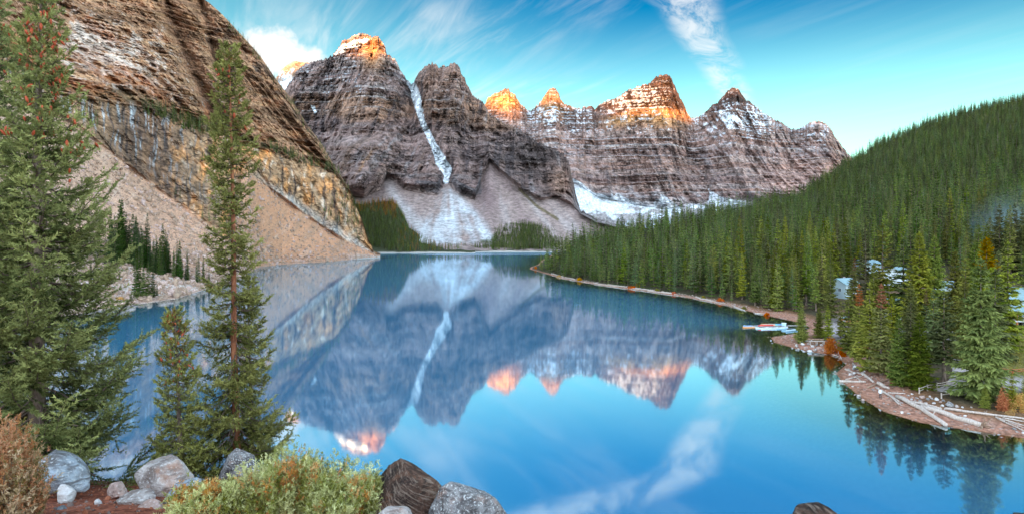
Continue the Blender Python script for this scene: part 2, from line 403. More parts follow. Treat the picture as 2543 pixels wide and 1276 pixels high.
# ---------------------------------------------------------------- the twin-peaked massif at the head of the lake
massif_sky = [(600, 400, 1950), (690, 250, 2050), (715, 216, 2080), (740, 176, 2120), (762, 160, 2150), (800, 151, 2150), (818, 146, 2150), (830, 135, 2150), (845, 118, 2150), (852, 103, 2150), (862, 100, 2150), (880, 92, 2150), (895, 87, 2150), (905, 87, 2150), (915, 92, 2150), (925, 95, 2150), (932, 92, 2150), (940, 95, 2150), (946, 105, 2150), (957, 120, 2150), (960, 140, 2150), (975, 144, 2150), (985, 155, 2150), (990, 170, 2150), (1000, 186, 2150), (1010, 202, 2150), (1020, 210, 2170), (1028, 206, 2150), (1040, 186, 2120), (1050, 171, 2110), (1060, 165, 2100), (1072, 158, 2100), (1080, 162, 2100), (1092, 172, 2100), (1105, 166, 2100), (1115, 167, 2100), (1122, 160, 2100), (1135, 160, 2100), (1140, 166, 2100), (1145, 185, 2100), (1155, 200, 2090), (1162, 216, 2080), (1170, 235, 2070), (1180, 245, 2060), (1190, 250, 2050), (1200, 258, 2040), (1206, 270, 2030), (1215, 288, 2010), (1240, 303, 1980), (1280, 318, 1930), (1300, 333, 1900), (1330, 352, 1850), (1370, 372, 1800), (1400, 386, 1760), (1412, 402, 1740), (1418, 432, 1720), (1428, 475, 1690), (1440, 522, 1640), (1480, 545, 1560), (1560, 566, 1480), (1660, 585, 1400)]
massif_scree = [(600, 470), (690, 470), (860, 482), (905, 490), (945, 470), (960, 440), (978, 446), (1000, 468), (1040, 478), (1085, 485), (1108, 452), (1140, 482), (1180, 495), (1200, 445), (1215, 398), (1240, 425), (1300, 478), (1340, 497), (1380, 490), (1420, 510), (1440, 530), (1480, 552), (1560, 572), (1660, 590)]
massif_scree = [(a, b, min(1160 + (608 - b) * 2.2, 1600)) for a, b in massif_scree]
def massif():
    b0 = [(600, 622, 1085), (1660, 622, 1085)]; b1 = [(600, 612, 1130), (1660, 612, 1130)]
    PX, PY, Y, BT = relief(600, 1660, 1.9, [b0, b1, massif_scree, massif_sky], [2, 80, 220], [1, 1.0, .92], 11, .13)
    X, Y0, Z = toworld(PX, PY, Y)
    cl = sstep(1.98, 2.08, BT)
    wz = fbm(X / 260, Y0 / 260, Z / 260, 4) * 40
    wx = fbm(X / 300, Z / 300, 3.0, 3) * 60
    big = ridged((X + wx) / 330, Z / 900, 1.3, 4, .5) - .3
    mid = ridged((X + wx * .6) / 95, Z / 330, 4.1, 5, .55) - .3
    zz = Z + wz * .5
    lay = zz / 46 + fbm(zz / 95, .3, .3, 3) * 1.3; fr = lay - np.floor(lay); am = .4 + .9 * (np.sin(np.floor(lay) * 12.99) * .5 + .5)
    lay2 = zz / 15 + fbm(zz / 30, 4.3, X / 300, 3) * .9; fr2 = lay2 - np.floor(lay2)
    hi = sstep(330, 250, PY + fbm(PX / 60, PY / 60, 9.0, 3) * 60)
    tm = lerp(.35, 1, hi) * sstep(-.4, .2, fbm(X / 160, Y0 / 160, Z / 160, 3))
    fine = ridged((X + wx * .5) / 38, Z / 190, 6.1, 4, .55) - .3
    chop = ridged(X / 130, Y0 / 130, Z / 130, 5, .6) - .3
    d = cl * (-big * 105 - mid * 74 - fine * 34 - chop * lerp(40, 12, hi) + (.5 - fr) * am * 60 * tm + (.5 - fr2) * 13 * tm + fbm(X / 40, Y0 / 40, Z / 40, 4) * 22)
    GUL = [(1018, 205), (1030, 225), (1038, 265), (1052, 310), (1072, 350), (1085, 375), (1095, 400), (1110, 425), (1108, 450)]
    gd = segdist(PX, PY, GUL)
    d = d + cl * 75 * np.exp(-(gd / 22) ** 2) * sstep(200, 215, PY)
    # the grey buttress under the first peak, and the wall below the right shoulder
    d = d - cl * 120 * np.exp(-(((PX - 890) / 62) ** 2)) * sstep(325, 370, PY)
    d = d + cl * 60 * np.exp(-(((PX - 800) / 30) ** 2)) * sstep(280, 330, PY)
    edge = np.clip((3 - BT) / .05, 0, 1); d = d * lerp(.45, 1, edge)
    d = d + (1 - cl) * sstep(1, 1.15, BT) * (fbm(PX / 50, PY / 160, 2.0, 4) * 22)
    Yd = Y0 + d; X, Yd, Z = toworld(PX, PY, Yd)
    N = gnormal(X, Yd, Z)
    nA = fbm(X / 190, Yd / 190, Z / 190, 5); nB = fbm(X / 45, Yd / 45, Z / 45, 4); st = fbm(X / 18, Z / 170, 2.7, 4)
    h1 = np.sin(np.floor(lay) * 78.2) * .5 + .5; h2 = np.sin(np.floor(lay2) * 39.4) * .5 + .5
    C = np.ones(PX.shape + (3,), np.float32) * np.array([.28, .185, .16], np.float32)
    C = cmix(C, (.105, .068, .066), np.clip(h1 * .7 + nB * .5, 0, 1) * (.35 + .45 * tm))
    C = cmix(C, (.36, .32, .31), sstep(.5, .9, h2 + nA * .6) * .55 * tm)
    brown = np.exp(-((PY - (275 + (PX - 1000) * .07)) / 42) ** 2)
    C = cmix(C, (.30, .165, .10), sstep(.35, .9, brown + nA * .9) * .75)
    C = cmix(C, (.27, .15, .10), sstep(1010, 1060, PX) * sstep(330, 220, PY) * .55)
    C = cmix(C, (.06, .05, .055), sstep(.06, .36, st) * .75)
    C = cmix(C, (.40, .36, .36), sstep(.2, .5, -st + nB * .3) * .5)
    ln = .35 + .65 * hi
    C = cmix(C, (.06, .048, .05), (fr2 < .25) * tm * ln * .6 * (nB > -.25)); C = cmix(C, (.46, .40, .37), (fr > .86) * tm * ln * .6 * (nB > -.1))
    C = cmix(C, (.40, .22, .12), np.exp(-(((PX - 900) / 50) ** 2 + ((PY - 420) / 60) ** 2)) * sstep(-.1, .3, st) * .7)
    C = cmix(C, (.54, .25, .08), np.exp(-(((PX - 925) / 28) ** 2 + ((PY - 130) / 40) ** 2)) * .8)  # alpenglow painted into the first peak's rock colour
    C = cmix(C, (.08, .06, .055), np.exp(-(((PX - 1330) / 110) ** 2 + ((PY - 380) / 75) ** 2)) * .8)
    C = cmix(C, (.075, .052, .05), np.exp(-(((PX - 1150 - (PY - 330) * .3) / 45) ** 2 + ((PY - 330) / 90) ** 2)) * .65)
    C = cmix(C, (.36, .20, .13), np.exp(-(((PX - 1390) / 30) ** 2 + ((PY - 455) / 40) ** 2)) * .6)
    # scree fans
    q = fbm(PX / 9, PY / 9, 1.1, 3) * 10
    sc = np.ones_like(C) * np.array([.29, .21, .185], np.float32)
    fan = fbm((PX - 1215) / 14 / (1 + (PY - 380) / 60), PY / 120, 5.0, 4)
    sc = cmix(sc, (.22, .15, .14), sstep(.0, .35, fan) * .6)
    sc = cmix(sc, (.19, .125, .12), np.exp(-(((PX - 1205 - (PY - 470) * .15) / 32) ** 2 + ((PY - 490) / 60) ** 2)) * .8)
    sc = cmix(sc, (.42, .36, .34), sstep(.05, .4, -fan) * .5)
    fans = softpoly(PX + q, PY + q, [(1100, 470), (1120, 470), (1150, 495), (1185, 530), (1225, 580), (1230, 604), (1010, 604), (1030, 585), (1050, 560), (1085, 520)], 13)
    sc = cmix(sc, (.50, .50, .51), fans * np.clip(.62 + nB * .9 + fbm((PX - 1110) / 9 / (1 + np.maximum(PY - 440, 0) / 70), PY / 140, 6.0, 4) * 1.1, 0, 1))
    sc = cmix(sc, (.48, .47, .47), softpoly(PX + q * .5, PY + q, [(962, 440), (985, 480), (1040, 540), (1080, 600), (1050, 600), (1000, 540), (965, 480)], 14) * .45)
    sc = cmix(sc, (.12, .09, .04), (segdist(PX + q * .3, PY, [(1290, 470), (1330, 510), (1385, 545)]) < 3.5) * .8)
    C = cmix(C, (.33, .27, .26), sstep(1416, 1440, PX + q * .3))
    C = lerp(sc, C, cl[..., None])
    rock_in = inpoly(PX + q * .6, PY + q * .6, [(1032, 425), (1060, 415), (1085, 430), (1098, 455), (1085, 480), (1060, 478), (1035, 455)]) | inpoly(PX + q * .6, PY + q * .6, [(1130, 430), (1160, 425), (1195, 450), (1196, 480), (1165, 492), (1135, 475), (1120, 450)])
    C = cmix(C, (.12, .10, .10), (rock_in & (BT < 2.1)) * .85)
    # snow: the gully, its outrun, the first peak's shoulder, thin ledges
    gw = np.interp(PY, [200, 240, 300, 360, 400, 425, 440, 470], [8, 11, 6.5, 7.5, 14, 13, 6, 8])
    snow = (gd + q * .35 < gw) & (PY > 203)
    snow |= inpoly(PX + q * .5, PY + q * .4, [(825, 138), (850, 112), (870, 106), (880, 100), (905, 96), (925, 97), (905, 108), (885, 122), (865, 120), (850, 134)])
    snow |= inpoly(PX + q * .4, PY + q * .4, [(770, 262), (780, 262), (788, 280), (782, 284)])
    snow |= inpoly(PX + q * .4, PY + q * .4, [(1440, 455), (1470, 470), (1500, 505), (1540, 540), (1440, 520)])
    led = (N[..., 2] > .80) & (nB + nA > .0) & (PY < 235) & (PX < 900) & (cl > .5)
    C = cmix(C, (.80, .82, .84), snow.astype(float)); C = cmix(C, (.72, .74, .78), led * .55)
    X, Yd, Z, C = close_back(X, Yd, Z, C)
    r, c = X.shape
    fm = np.zeros((r - 1, c - 1), np.int32); fm[:82] = 1
    return terrain_obj('mountain', X, Yd, Z, C, [M_far, M_fan], 'grey twin-peaked massif with a snow gully between its peaks at the head of the lake', fm=fm.ravel())
MASSIF = massif()

# ---------------------------------------------------------------- the snowy peak that looks over the massif's left shoulder
def back_peak():
    top = [(560, 330, 3000), (640, 240, 3000), (690, 190, 3000), (700, 174, 3000), (712, 163, 3000), (730, 154, 3000), (748, 156, 3000), (765, 158, 3000), (790, 166, 3000), (830, 205, 3000), (880, 260, 3000)]
    bot = [(560, 420, 2550), (880, 420, 2550)]
    PX, PY, Y, BT = relief(560, 880, 2.5, [bot, top], [90], [.9], 5, .12)
    X, Y0, Z = toworld(PX, PY, Y)
    d = -(ridged(X / 170, Z / 300, 3.3, 5, .55) - .3) * 70 + fbm(X / 60, Y0 / 60, Z / 60, 4) * 25
    X, Yd, Z = toworld(PX, PY, Y0 + d * np.clip((1 - BT) / .08, .4, 1)); nB = fbm(X / 50, Yd / 50, Z / 50, 4)
    C = np.ones(PX.shape + (3,), np.float32) * np.array([.34, .22, .15], np.float32)
    C = cmix(C, (.80, .83, .86), sstep(-.1, .12, nB + (PY - 190) / 70))
    X, Yd, Z, C = close_back(X, Yd, Z, C)
    return terrain_obj('mountain', X, Yd, Z, C, M_far, 'small snow-skirted peak looking over the shoulder of the massif')
back_peak()

# ---------------------------------------------------------------- the far range
range_sky = [(1100, 420), (1150, 330), (1195, 268), (1206, 262), (1212, 245), (1220, 238), (1232, 235), (1245, 229), (1255, 220), (1262, 222), (1268, 232), (1278, 236), (1285, 248), (1292, 262), (1300, 266), (1310, 276), (1322, 276), (1335, 262), (1345, 255), (1352, 240), (1362, 228), (1372, 221), (1380, 224), (1388, 236), (1392, 250), (1405, 262), (1420, 268), (1440, 272), (1455, 268), (1470, 266), (1478, 275), (1490, 262), (1510, 252), (1530, 245), (1545, 238), (1560, 226), (1575, 222), (1590, 215), (1605, 212), (1618, 206), (1625, 196), (1635, 190), (1648, 188), (1660, 189), (1668, 196), (1672, 210), (1682, 228), (1688, 245), (1700, 266), (1710, 288), (1720, 296), (1735, 294), (1745, 286), (1758, 276), (1768, 263), (1780, 260), (1790, 248), (1800, 239), (1808, 226), (1818, 221), (1828, 222), (1838, 229), (1842, 240), (1855, 252), (1870, 262), (1885, 272), (1900, 283), (1925, 299), (1945, 311), (1965, 323), (1980, 323), (1990, 318), (2003, 312), (2015, 306), (2035, 304), (2050, 311), (2060, 318), (2070, 335), (2085, 356), (2095, 371), (2106, 384), (2140, 425), (2250, 500), (2320, 560)]
def far_range():
    b0 = [(1100, 585, 2300), (2320, 585, 2300)]
    b1 = [(1100, 470, 2600), (1430, 452, 2600), (1480, 485, 2600), (1560, 503, 2600), (1650, 517, 2600), (1750, 507, 2600), (1850, 498, 2600), (2000, 486, 2600), (2110, 475, 2600), (2320, 570, 2600)]
    sk = [(a, b, 3300) for a, b in range_sky]
    PX, PY, Y, BT = relief(1100, 2320, 1.9, [b0, b1, sk], [30, 190], [1, .85], 9, .13)
    X, Y0, Z = toworld(PX, PY, Y); cl = sstep(.96, 1.06, BT)
    wx = fbm(X / 420, Z / 420, 3.0, 3) * 90; wz = fbm(X / 380, Y0 / 380, Z / 380, 4) * 45
    big = ridged((X + wx) / 420, Z / 1300, 6.3, 4) - .3; mid = ridged((X + wx * .6) / 120, Z / 520, 9.1, 5, .55) - .3
    zz = Z + wz * .5
    lay = zz / 58 + fbm(zz / 120, .3, .7, 3) * 1.2; fr = lay - np.floor(lay); am = .4 + .9 * (np.sin(np.floor(lay) * 12.99) * .5 + .5)
    lay2 = zz / 20 + fbm(zz / 45, 4.3, X / 400, 3) * .9; fr2 = lay2 - np.floor(lay2)
    tm = sstep(-.45, .25, fbm(X / 240, Y0 / 240, Z / 160, 3))
    fine = ridged((X + wx * .5) / 55, Z / 300, 6.1, 4, .55) - .3
    d = cl * (-big * 110 - mid * 75 - fine * 32 + (.5 - fr) * am * 46 * tm + (.5 - fr2) * 14 * tm + fbm(X / 55, Y0 / 55, Z / 55, 4) * 26)
    d = d * lerp(.4, 1, np.clip((2 - BT) / .06, 0, 1)) + (1 - cl) * fbm(X / 90, Y0 / 90, 0, 4) * 50
    X, Yd, Z = toworld(PX, PY, Y0 + d); N = gnormal(X, Yd, Z)
    nA = fbm(X / 260, Yd / 260, Z / 260, 5); nB = fbm(X / 55, Yd / 55, Z / 55, 4); st = fbm(X / 26, Z / 260, 2.7, 4); nf = fbm(X / 17, Yd / 17, Z / 17, 3)
    h1 = np.sin(np.floor(lay) * 78.2) * .5 + .5; h2 = np.sin(np.floor(lay2) * 39.4) * .5 + .5
    C = np.ones(PX.shape + (3,), np.float32) * np.array([.30, .18, .145], np.float32)
    C = cmix(C, (.15, .105, .105), np.clip(h1 * .7 + nB * .5, 0, 1) * .7)
    C = cmix(C, (.38, .29, .26), sstep(.5, .95, h2 + nA * .6) * .55)
    C = cmix(C, (.095, .08, .09), sstep(.1, .45, st) * sstep(330, 400, PY) * .6)
    C = cmix(C, (.08, .06, .06), (fr2 < .22) * tm * .5 * (nB > -.2)); C = cmix(C, (.46, .38, .34), (fr > .88) * tm * .5 * (nB > -.1))
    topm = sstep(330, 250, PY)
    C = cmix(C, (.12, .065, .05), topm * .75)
    warm = np.exp(-(((PX - 1650) / 60) ** 2 + ((PY - 292) / 26) ** 2)) + np.exp(-(((PX - 1550) / 45) ** 2 + ((PY - 295 + (PX - 1550) * .25) / 18) ** 2)) + np.exp(-(((PX - 1253) / 60) ** 2 + ((PY - 248) / 22) ** 2)) + .6 * np.exp(-(((PX - 1370) / 40) ** 2 + ((PY - 262) / 30) ** 2))  # orange sunlight painted into the rock of lit bands and summits
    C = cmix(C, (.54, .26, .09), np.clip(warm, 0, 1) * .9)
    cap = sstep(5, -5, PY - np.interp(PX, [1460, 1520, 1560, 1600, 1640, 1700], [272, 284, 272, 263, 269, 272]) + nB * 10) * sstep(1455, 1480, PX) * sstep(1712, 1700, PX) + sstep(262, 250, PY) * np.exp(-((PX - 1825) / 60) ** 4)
    C = cmix(C, (.055, .035, .03), np.clip(cap, 0, 1) * .9)  # dark summit rock, darkened further to imitate weaker sunlight
    C = cmix(C, (.42, .24, .19), sstep(1850, 1960, PX) * sstep(360, 430, PY) * .6)
    # snow on ledges and in the couloirs of the upper walls
    reg = np.exp(-(((PX - 1375) / 55) ** 2 + ((PY - 280) / 26) ** 2)) + 0.95 * np.exp(-(((PX - 1590) / 95) ** 2 + ((PY - 245) / 40) ** 2)) + 1.25 * np.exp(-(((PX - 1850) / 85) ** 2 + ((PY - 300) / 42) ** 2)) + .7 * np.exp(-(((PX - 2030) / 50) ** 2 + ((PY - 335) / 28) ** 2)) + .45 * np.exp(-(((PX - 1500) / 330) ** 2 + ((PY - 300) / 45) ** 2))
    sn = reg * .72 + (N[..., 2] - .6) * 1.0 + nf * .8 + nB * .6 + fbm((PX - PY * .8) / 7, (PX + PY) / 40, 3.0, 3) * .35
    C = cmix(C, lerp(np.array([.66, .68, .72]), np.array([.40, .42, .46]), np.clip(cap, 0, 1)[..., None]), sstep(.68, .80, sn) * sstep(.08, .35, reg))  # snow greyed on the caps, standing in for less sunlight
    thin = sstep(.74, .86, N[..., 2] + nB * .22 + nf * .15) * sstep(480, 300, PY)
    C = cmix(C, (.70, .72, .76), thin * .3)
    # ice and moraine under the walls
    ic = np.ones_like(C) * np.array([.30, .27, .265], np.float32)
    ic = cmix(ic, (.60, .63, .67), sstep(.08, .24, fbm(PX / 34, PY / 14, 7.7, 4) + .12))
    ic = cmix(ic, (.17, .15, .15), sstep(.10, .3, fbm(PX / 22, PY / 20, 1.7, 4)) * .8)
    C = lerp(ic, C, cl[..., None])
    q = fbm(PX / 12, PY / 12, 4.1, 3) * 12
    tri = inpoly(PX + q, PY + q * .6, [(1618, 520), (1640, 480), (1655, 490), (1690, 516), (1690, 530)]) | inpoly(PX + q, PY + q * .6, [(1755, 505), (1762, 470), (1790, 490), (1850, 500), (1850, 512)]) | inpoly(PX + q, PY + q * .6, [(1425, 445), (1445, 455), (1470, 478), (1560, 500), (1560, 530), (1425, 520)]) | inpoly(PX + q, PY + q * .6, [(1500, 510), (1530, 478), (1560, 495), (1600, 515)])
    C = cmix(C, (.66, .70, .74), tri * np.clip(.9 + nf * .9 - .25, 0, 1))
    C = cmix(C, (.55, .52, .53), cl * sstep(430, 500, PY) * sstep(-.1, .4, nB) * .5)
    X, Yd, Z, C = close_back(X, Yd, Z, C)
    r, c = X.shape
    fm = np.zeros((r - 1, c - 1), np.int32); fm[:30] = 1
    return terrain_obj('mountain', X, Yd, Z, C, [M_far, M_fan], 'far jagged range of snow-dusted peaks in a row above the forest', fm=fm.ravel())
RANGE = far_range()

# ---------------------------------------------------------------- unseen ridge added behind the viewer, crest shaped to let sunlight reach only the summits
def shading_ridge():
    yb = -6000.0
    want = [(560, 185, 3000), (700, 183, 3000), (760, 180, 3000), (822, 128, 2150), (850, 126, 2150), (880, 142, 2150), (905, 160, 2150), (960, 168, 2150), (990, 150, 2150), (1010, 120, 2150), (1190, 130, 2100), (1205, 266, 3300), (1300, 268, 3300), (1312, 250, 3300), (1336, 262, 3300), (1400, 266, 3300), (1480, 272, 3300), (1520, 304, 3300), (1600, 300, 3300), (1640, 312, 3300), (1700, 312, 3300), (1722, 280, 3300), (1780, 246, 3300), (1850, 240, 3300), (1900, 262, 3300), (1960, 300, 3300), (2110, 310, 3300)]
    pts = []
    for px, py, Y in want:
        P = W(px, py, Y); t = (P.y - yb) / (math.cos(SUN_AZ) * math.cos(SUN_EL)); Q = P + SV * t; pts.append((Q.x, Q.z))
    pts.sort(); xs = np.array([p[0] for p in pts]); zs = np.array([p[1] for p in pts])
    x = np.concatenate([np.arange(-9000, -2800, 150), np.arange(-2800, 1000, 18), np.arange(1000, 7000, 150)])
    crest = np.interp(x, np.concatenate([[-9000, xs[0] - 150], xs, [xs[-1] + 500, 7000]]), np.concatenate([[1500, zs[0] + 40], zs, [zs[-1] + 80, 1400]]))
    k = np.array([(-1500, 0.0), (-900, .30), (-450, .66), (-150, .92), (0, 1.0), (150, .92), (450, .66), (900, .30), (1500, 0.0)])
    X = np.broadcast_to(x, (len(k), len(x))).copy(); Z = k[:, 1:2] * crest[None]; Y = yb + k[::-1, 0:1] + 0 * X
    e = (k[:, 1:2] < .99); Z = Z + e * fbm(X / 400, Y / 400, 0, 4) * 60 * (k[:, 1:2] > 0); Z[0] = -3; Z[-1] = -3
    C = np.ones(X.shape + (3,), np.float32) * np.array([.2, .17, .15], np.float32)
    terrain_obj('mountain', X, Y, Z, C, M_far, 'unseen ridge added behind the viewer to shade all but the summits')
shading_ridge()
# ---------------------------------------------------------------- right shore and forested hill
RSH = [(15, 518), (34, 400), (52, 344), (68, 311), (80, 280), (87, 247), (89, 222), (93, 200), (92, 186), (84, 176), (72, 168), (69.5, 160), (71, 151), (76, 141), (73, 132), (66.5, 124), (63.5, 116), (60.5, 104), (59.5, 96.5), (61.5, 91), (66, 87.5), (71, 84), (79, 77), (95, 60), (112, 30), (125, -60)]
RPOLY = RSH + [(2500, -60), (2500, 3500), (300, 3500), (150, 1150), (120, 1050), (60, 900), (34, 700), (26, 600), (17, 550)]
def sdf_r(x, y):
    d = segdist(x, y, RPOLY + [RPOLY[0]])
    return np.where(inpoly(x, y, RPOLY), d, -d)
_top = [(1300, 640), (1325, 640), (1345, 606), (1400, 576), (1500, 560), (1600, 540), (1700, 517), (1800, 501), (1900, 487), (1985, 470), (2050, 425), (2110, 385), (2200, 335), (2300, 292), (2400, 262), (2543, 229), (2800, 190), (3300, 150)]
_yr = [(1300, 470), (1345, 500), (1400, 530), (1500, 580), (1700, 640), (1900, 720), (1985, 790), (2050, 900), (2110, 1000), (2300, 1150), (2543, 1250), (3300, 1300)]
_ys = [(1300, 470), (1345, 470), (1400, 410), (1500, 350), (1700, 300), (1900, 225), (2000, 205), (2200, 190), (2543, 175), (3300, 170)]
def ip(t, x): return np.interp(x, [a[0] for a in t], [a[1] for a in t])
def hill(x, y):
    """height of the right-hand land at world x, y"""
    x = np.asarray(x, float); y = np.asarray(y, float)
    d = sdf_r(x, y); u = x / np.maximum(y, 20) * F + CX
    yr, ys = ip(_yr, u), ip(_ys, u)
    zr = CH + (HY - ip(_top, u)) / F * yr - 17
    s = np.clip((y - ys) / (yr - ys), 0, 1)
    h = np.maximum(zr, 2.5) * s ** 1.35 * sstep(0, 50, d)
    over = np.maximum(y - yr, 0); h = h - np.minimum(over * .12, h * .6)
    land = np.minimum(d * .11, 1.0) + np.clip(d - 9, 0, 60) * .045
    b = fbm(x / 30, y / 30, .5, 3) * np.clip(d / 40, 0, 1) * 1.6 + fbm(x / 6, y / 6, 2.5, 3) * np.clip(d / 4, 0, 1) * .16
    bed = np.maximum(d * .10, -1.2) + np.minimum(d + 12, 0) * .42
    return np.where(d > 0, land + h + b, np.maximum(bed, -30))
GROUND_MASK = {}
def right_hill():
    px = np.concatenate([np.arange(1285, 2700, 5), np.arange(2700, 3400, 20)]); yy = np.concatenate([np.geomspace(58, 300, 200), np.geomspace(300, 1900, 130)[1:]])
    U, Y = np.meshgrid(px, yy); X = (U - CX) / F * Y; Z = hill(X, Y); d = sdf_r(X, Y)
    PYv = HY - (Z - CH) / Y * F
    nA = fbm(X / 12, Y / 12, 0, 4); nB = fbm(X / 2.2, Y / 2.2, 1, 4)
    C = np.ones(U.shape + (3,), np.float32) * np.array([.075, .06, .035], np.float32)
    C = cmix(C, (.05, .065, .025), sstep(-.1, .3, nA))
    near = sstep(300, 235, Y)
    C = cmix(C, (.20, .11, .065), near * sstep(-.15, .35, nA + nB * .4) * .9)
    bw = np.interp(U, [1285, 1800, 1900, 1960, 2080, 2200, 2400, 2543], [2.0, 3, 5, 8, 5, 9, 7, 6])
    beach = sstep(1.25, .75, d / bw + nB * .25)
    C = cmix(C, (.42, .205, .14), beach)
    C = cmix(C, (.50, .32, .25), beach * sstep(.1, .5, nB + nA * .4) * .6)
    C = cmix(C, (.34, .16, .095), beach * sstep(1.6, .2, d) * near * .85)
    C = cmix(C, (.30, .14, .07), np.exp(-((d / bw - 1.25) / .35) ** 2) * near * .6)
    grass = np.exp(-(((U - 2540) / 75) ** 2 + ((PYv - 890) / 40) ** 2)) * 1.3
    C = cmix(C, (.28, .26, .08), np.clip(grass, 0, 1) * sstep(-.4, .1, nB + .2))
    pave = np.exp(-(((U - 2525) / 60) ** 2 + ((PYv - 952) / 14) ** 2)) + np.exp(-(((U - 2075) / 26) ** 2 + ((PYv - 815) / 22) ** 2)) + .9 * np.exp(-(((U - 2330) / 120) ** 2 + ((PYv - 830) / 16) ** 2))
    C = cmix(C, (.50, .43, .42), np.clip(pave * 1.2, 0, 1))
    C = cmix(C, (.20, .085, .04), sstep(.3, -.6, d) * .9)
    return terrain_obj('hill', X, Y, Z, C, M_scree, 'forested hillside and pink pebble beach along the right shore', smooth=True)
HILL = right_hill()
def gh(px, py, o=None):
    p = surf_at(o or HILL, px, py)
    if p is None: p = W(px, py, CH * F / (py - HY)) if py > HY + 2 else None
    return p
def ground_z(x, y): return float(hill(np.array([x]), np.array([y]))[0])

# ---------------------------------------------------------------- wooded ground at the head of the lake
def far_ground(name, px0, px1, top, label, fy=(1065, 1250), col=(.055, .06, .03)):
    b0 = [(px0, HY + (CH + 4) * F / (fy[0] - 10), fy[0] - 10), (px1, HY + (CH + 4) * F / (fy[0] - 10), fy[0] - 10)]
    b1 = [(px0, shore_py(fy[0]), fy[0]), (px1, shore_py(fy[0]), fy[0])]
    b2 = [(px0, shore_py(fy[0]) - 3.2, fy[0] + 10), (px1, shore_py(fy[0]) - 3.2, fy[0] + 10)]
    tp = [(a, b, fy[1]) for a, b in top]
    PX, PY, Y, BT = relief(px0, px1, 3, [b0, b1, b2, tp], [2, 4, 34], [1, 1, .8])
    X, Y0, Z = toworld(PX, PY, Y); Z = Z + sstep(1, 2.2, BT) * fbm(X / 30, Y0 / 30, 0, 4) * 4
    C = np.ones(PX.shape + (3,), np.float32) * np.array(col, np.float32)
    C = cmix(C, (.48, .42, .36), sstep(2.05, 1.8, BT))
    X, Y0, Z, C = close_back(X, Y0, Z, C, ((1.03, .95), (1.10, .7), (1.2, -.02)))
    return terrain_obj(name, X, Y0, Z, C, M_scree, label, smooth=True)
WEDGE = far_ground('hill', 868, 1180, [(868, 512), (885, 508), (920, 505), (950, 500), (975, 500), (990, 515), (1005, 540), (1015, 566), (1050, 592), (1100, 607), (1180, 612)], 'steep dark wooded slope at the far left of the lake head', (1010, 1200))
KNOLL = far_ground('hill', 1130, 1560, [(1130, 615), (1170, 612), (1200, 596), (1228, 574), (1260, 568), (1300, 562), (1340, 568), (1380, 582), (1420, 592), (1480, 600), (1560, 606)], 'low wooded knoll at the head of the lake', (1075, 1260))

# ---------------------------------------------------------------- the rock pile the viewer stands on
def rockpile_z(x, y):
    x = np.asarray(x, float); y = np.asarray(y, float)
    left = 24.6 - .32 * (y - 7); left = np.where(y > 14.2, 24.6 - .32 * 7.2 - .85 * (y - 14.2), left)
    right = 27.35 - .5 * y
    k = sstep(-.2, -2.0, x)
    z = lerp(right, left, k); z = np.maximum(z, np.minimum(left, 27.0 - .55 * y)) if False else z
    z = np.where(y > 16, np.minimum(z, 27.3 - .5 * y + .0 * x), z)
    return z + fbm(x / 1.6, y / 1.6, .3, 4) * .12
def rockpile():
    xs = np.concatenate([np.arange(-40, -14, .8), np.arange(-14, 3, .09), np.arange(3, 45, .8)]); ys = np.concatenate([np.arange(-12, 5, .8), np.arange(5, 16, .08), np.arange(16, 64, .8)])
    X, Y = np.meshgrid(xs, ys); Z = rockpile_z(X, Y)
    Z = Z + fbm(X / .22, Y / .22, 1.1, 3) * .03
    n = fbm(X / .9, Y / .9, 3, 4); n2 = fbm(X / .12, Y / .12, 3, 3)
    C = np.ones(X.shape + (3,), np.float32) * np.array([.25, .075, .042], np.float32)
    C = cmix(C, (.15, .05, .03), sstep(-.1, .35, n)); C = cmix(C, (.42, .20, .13), sstep(.15, .5, n2) * .7)
    C = cmix(C, (.3, .26, .23), sstep(15, 17, Y))
    return terrain_obj('ground', X, Y, Z, C, M_soil, 'reddish bare soil on top of the rock pile in front', smooth=True)
M_soil = rock_mat('red_soil', 9.0, 24.0, 0.9, 0.03, 0.3, 0.75)
GROUND = rockpile()

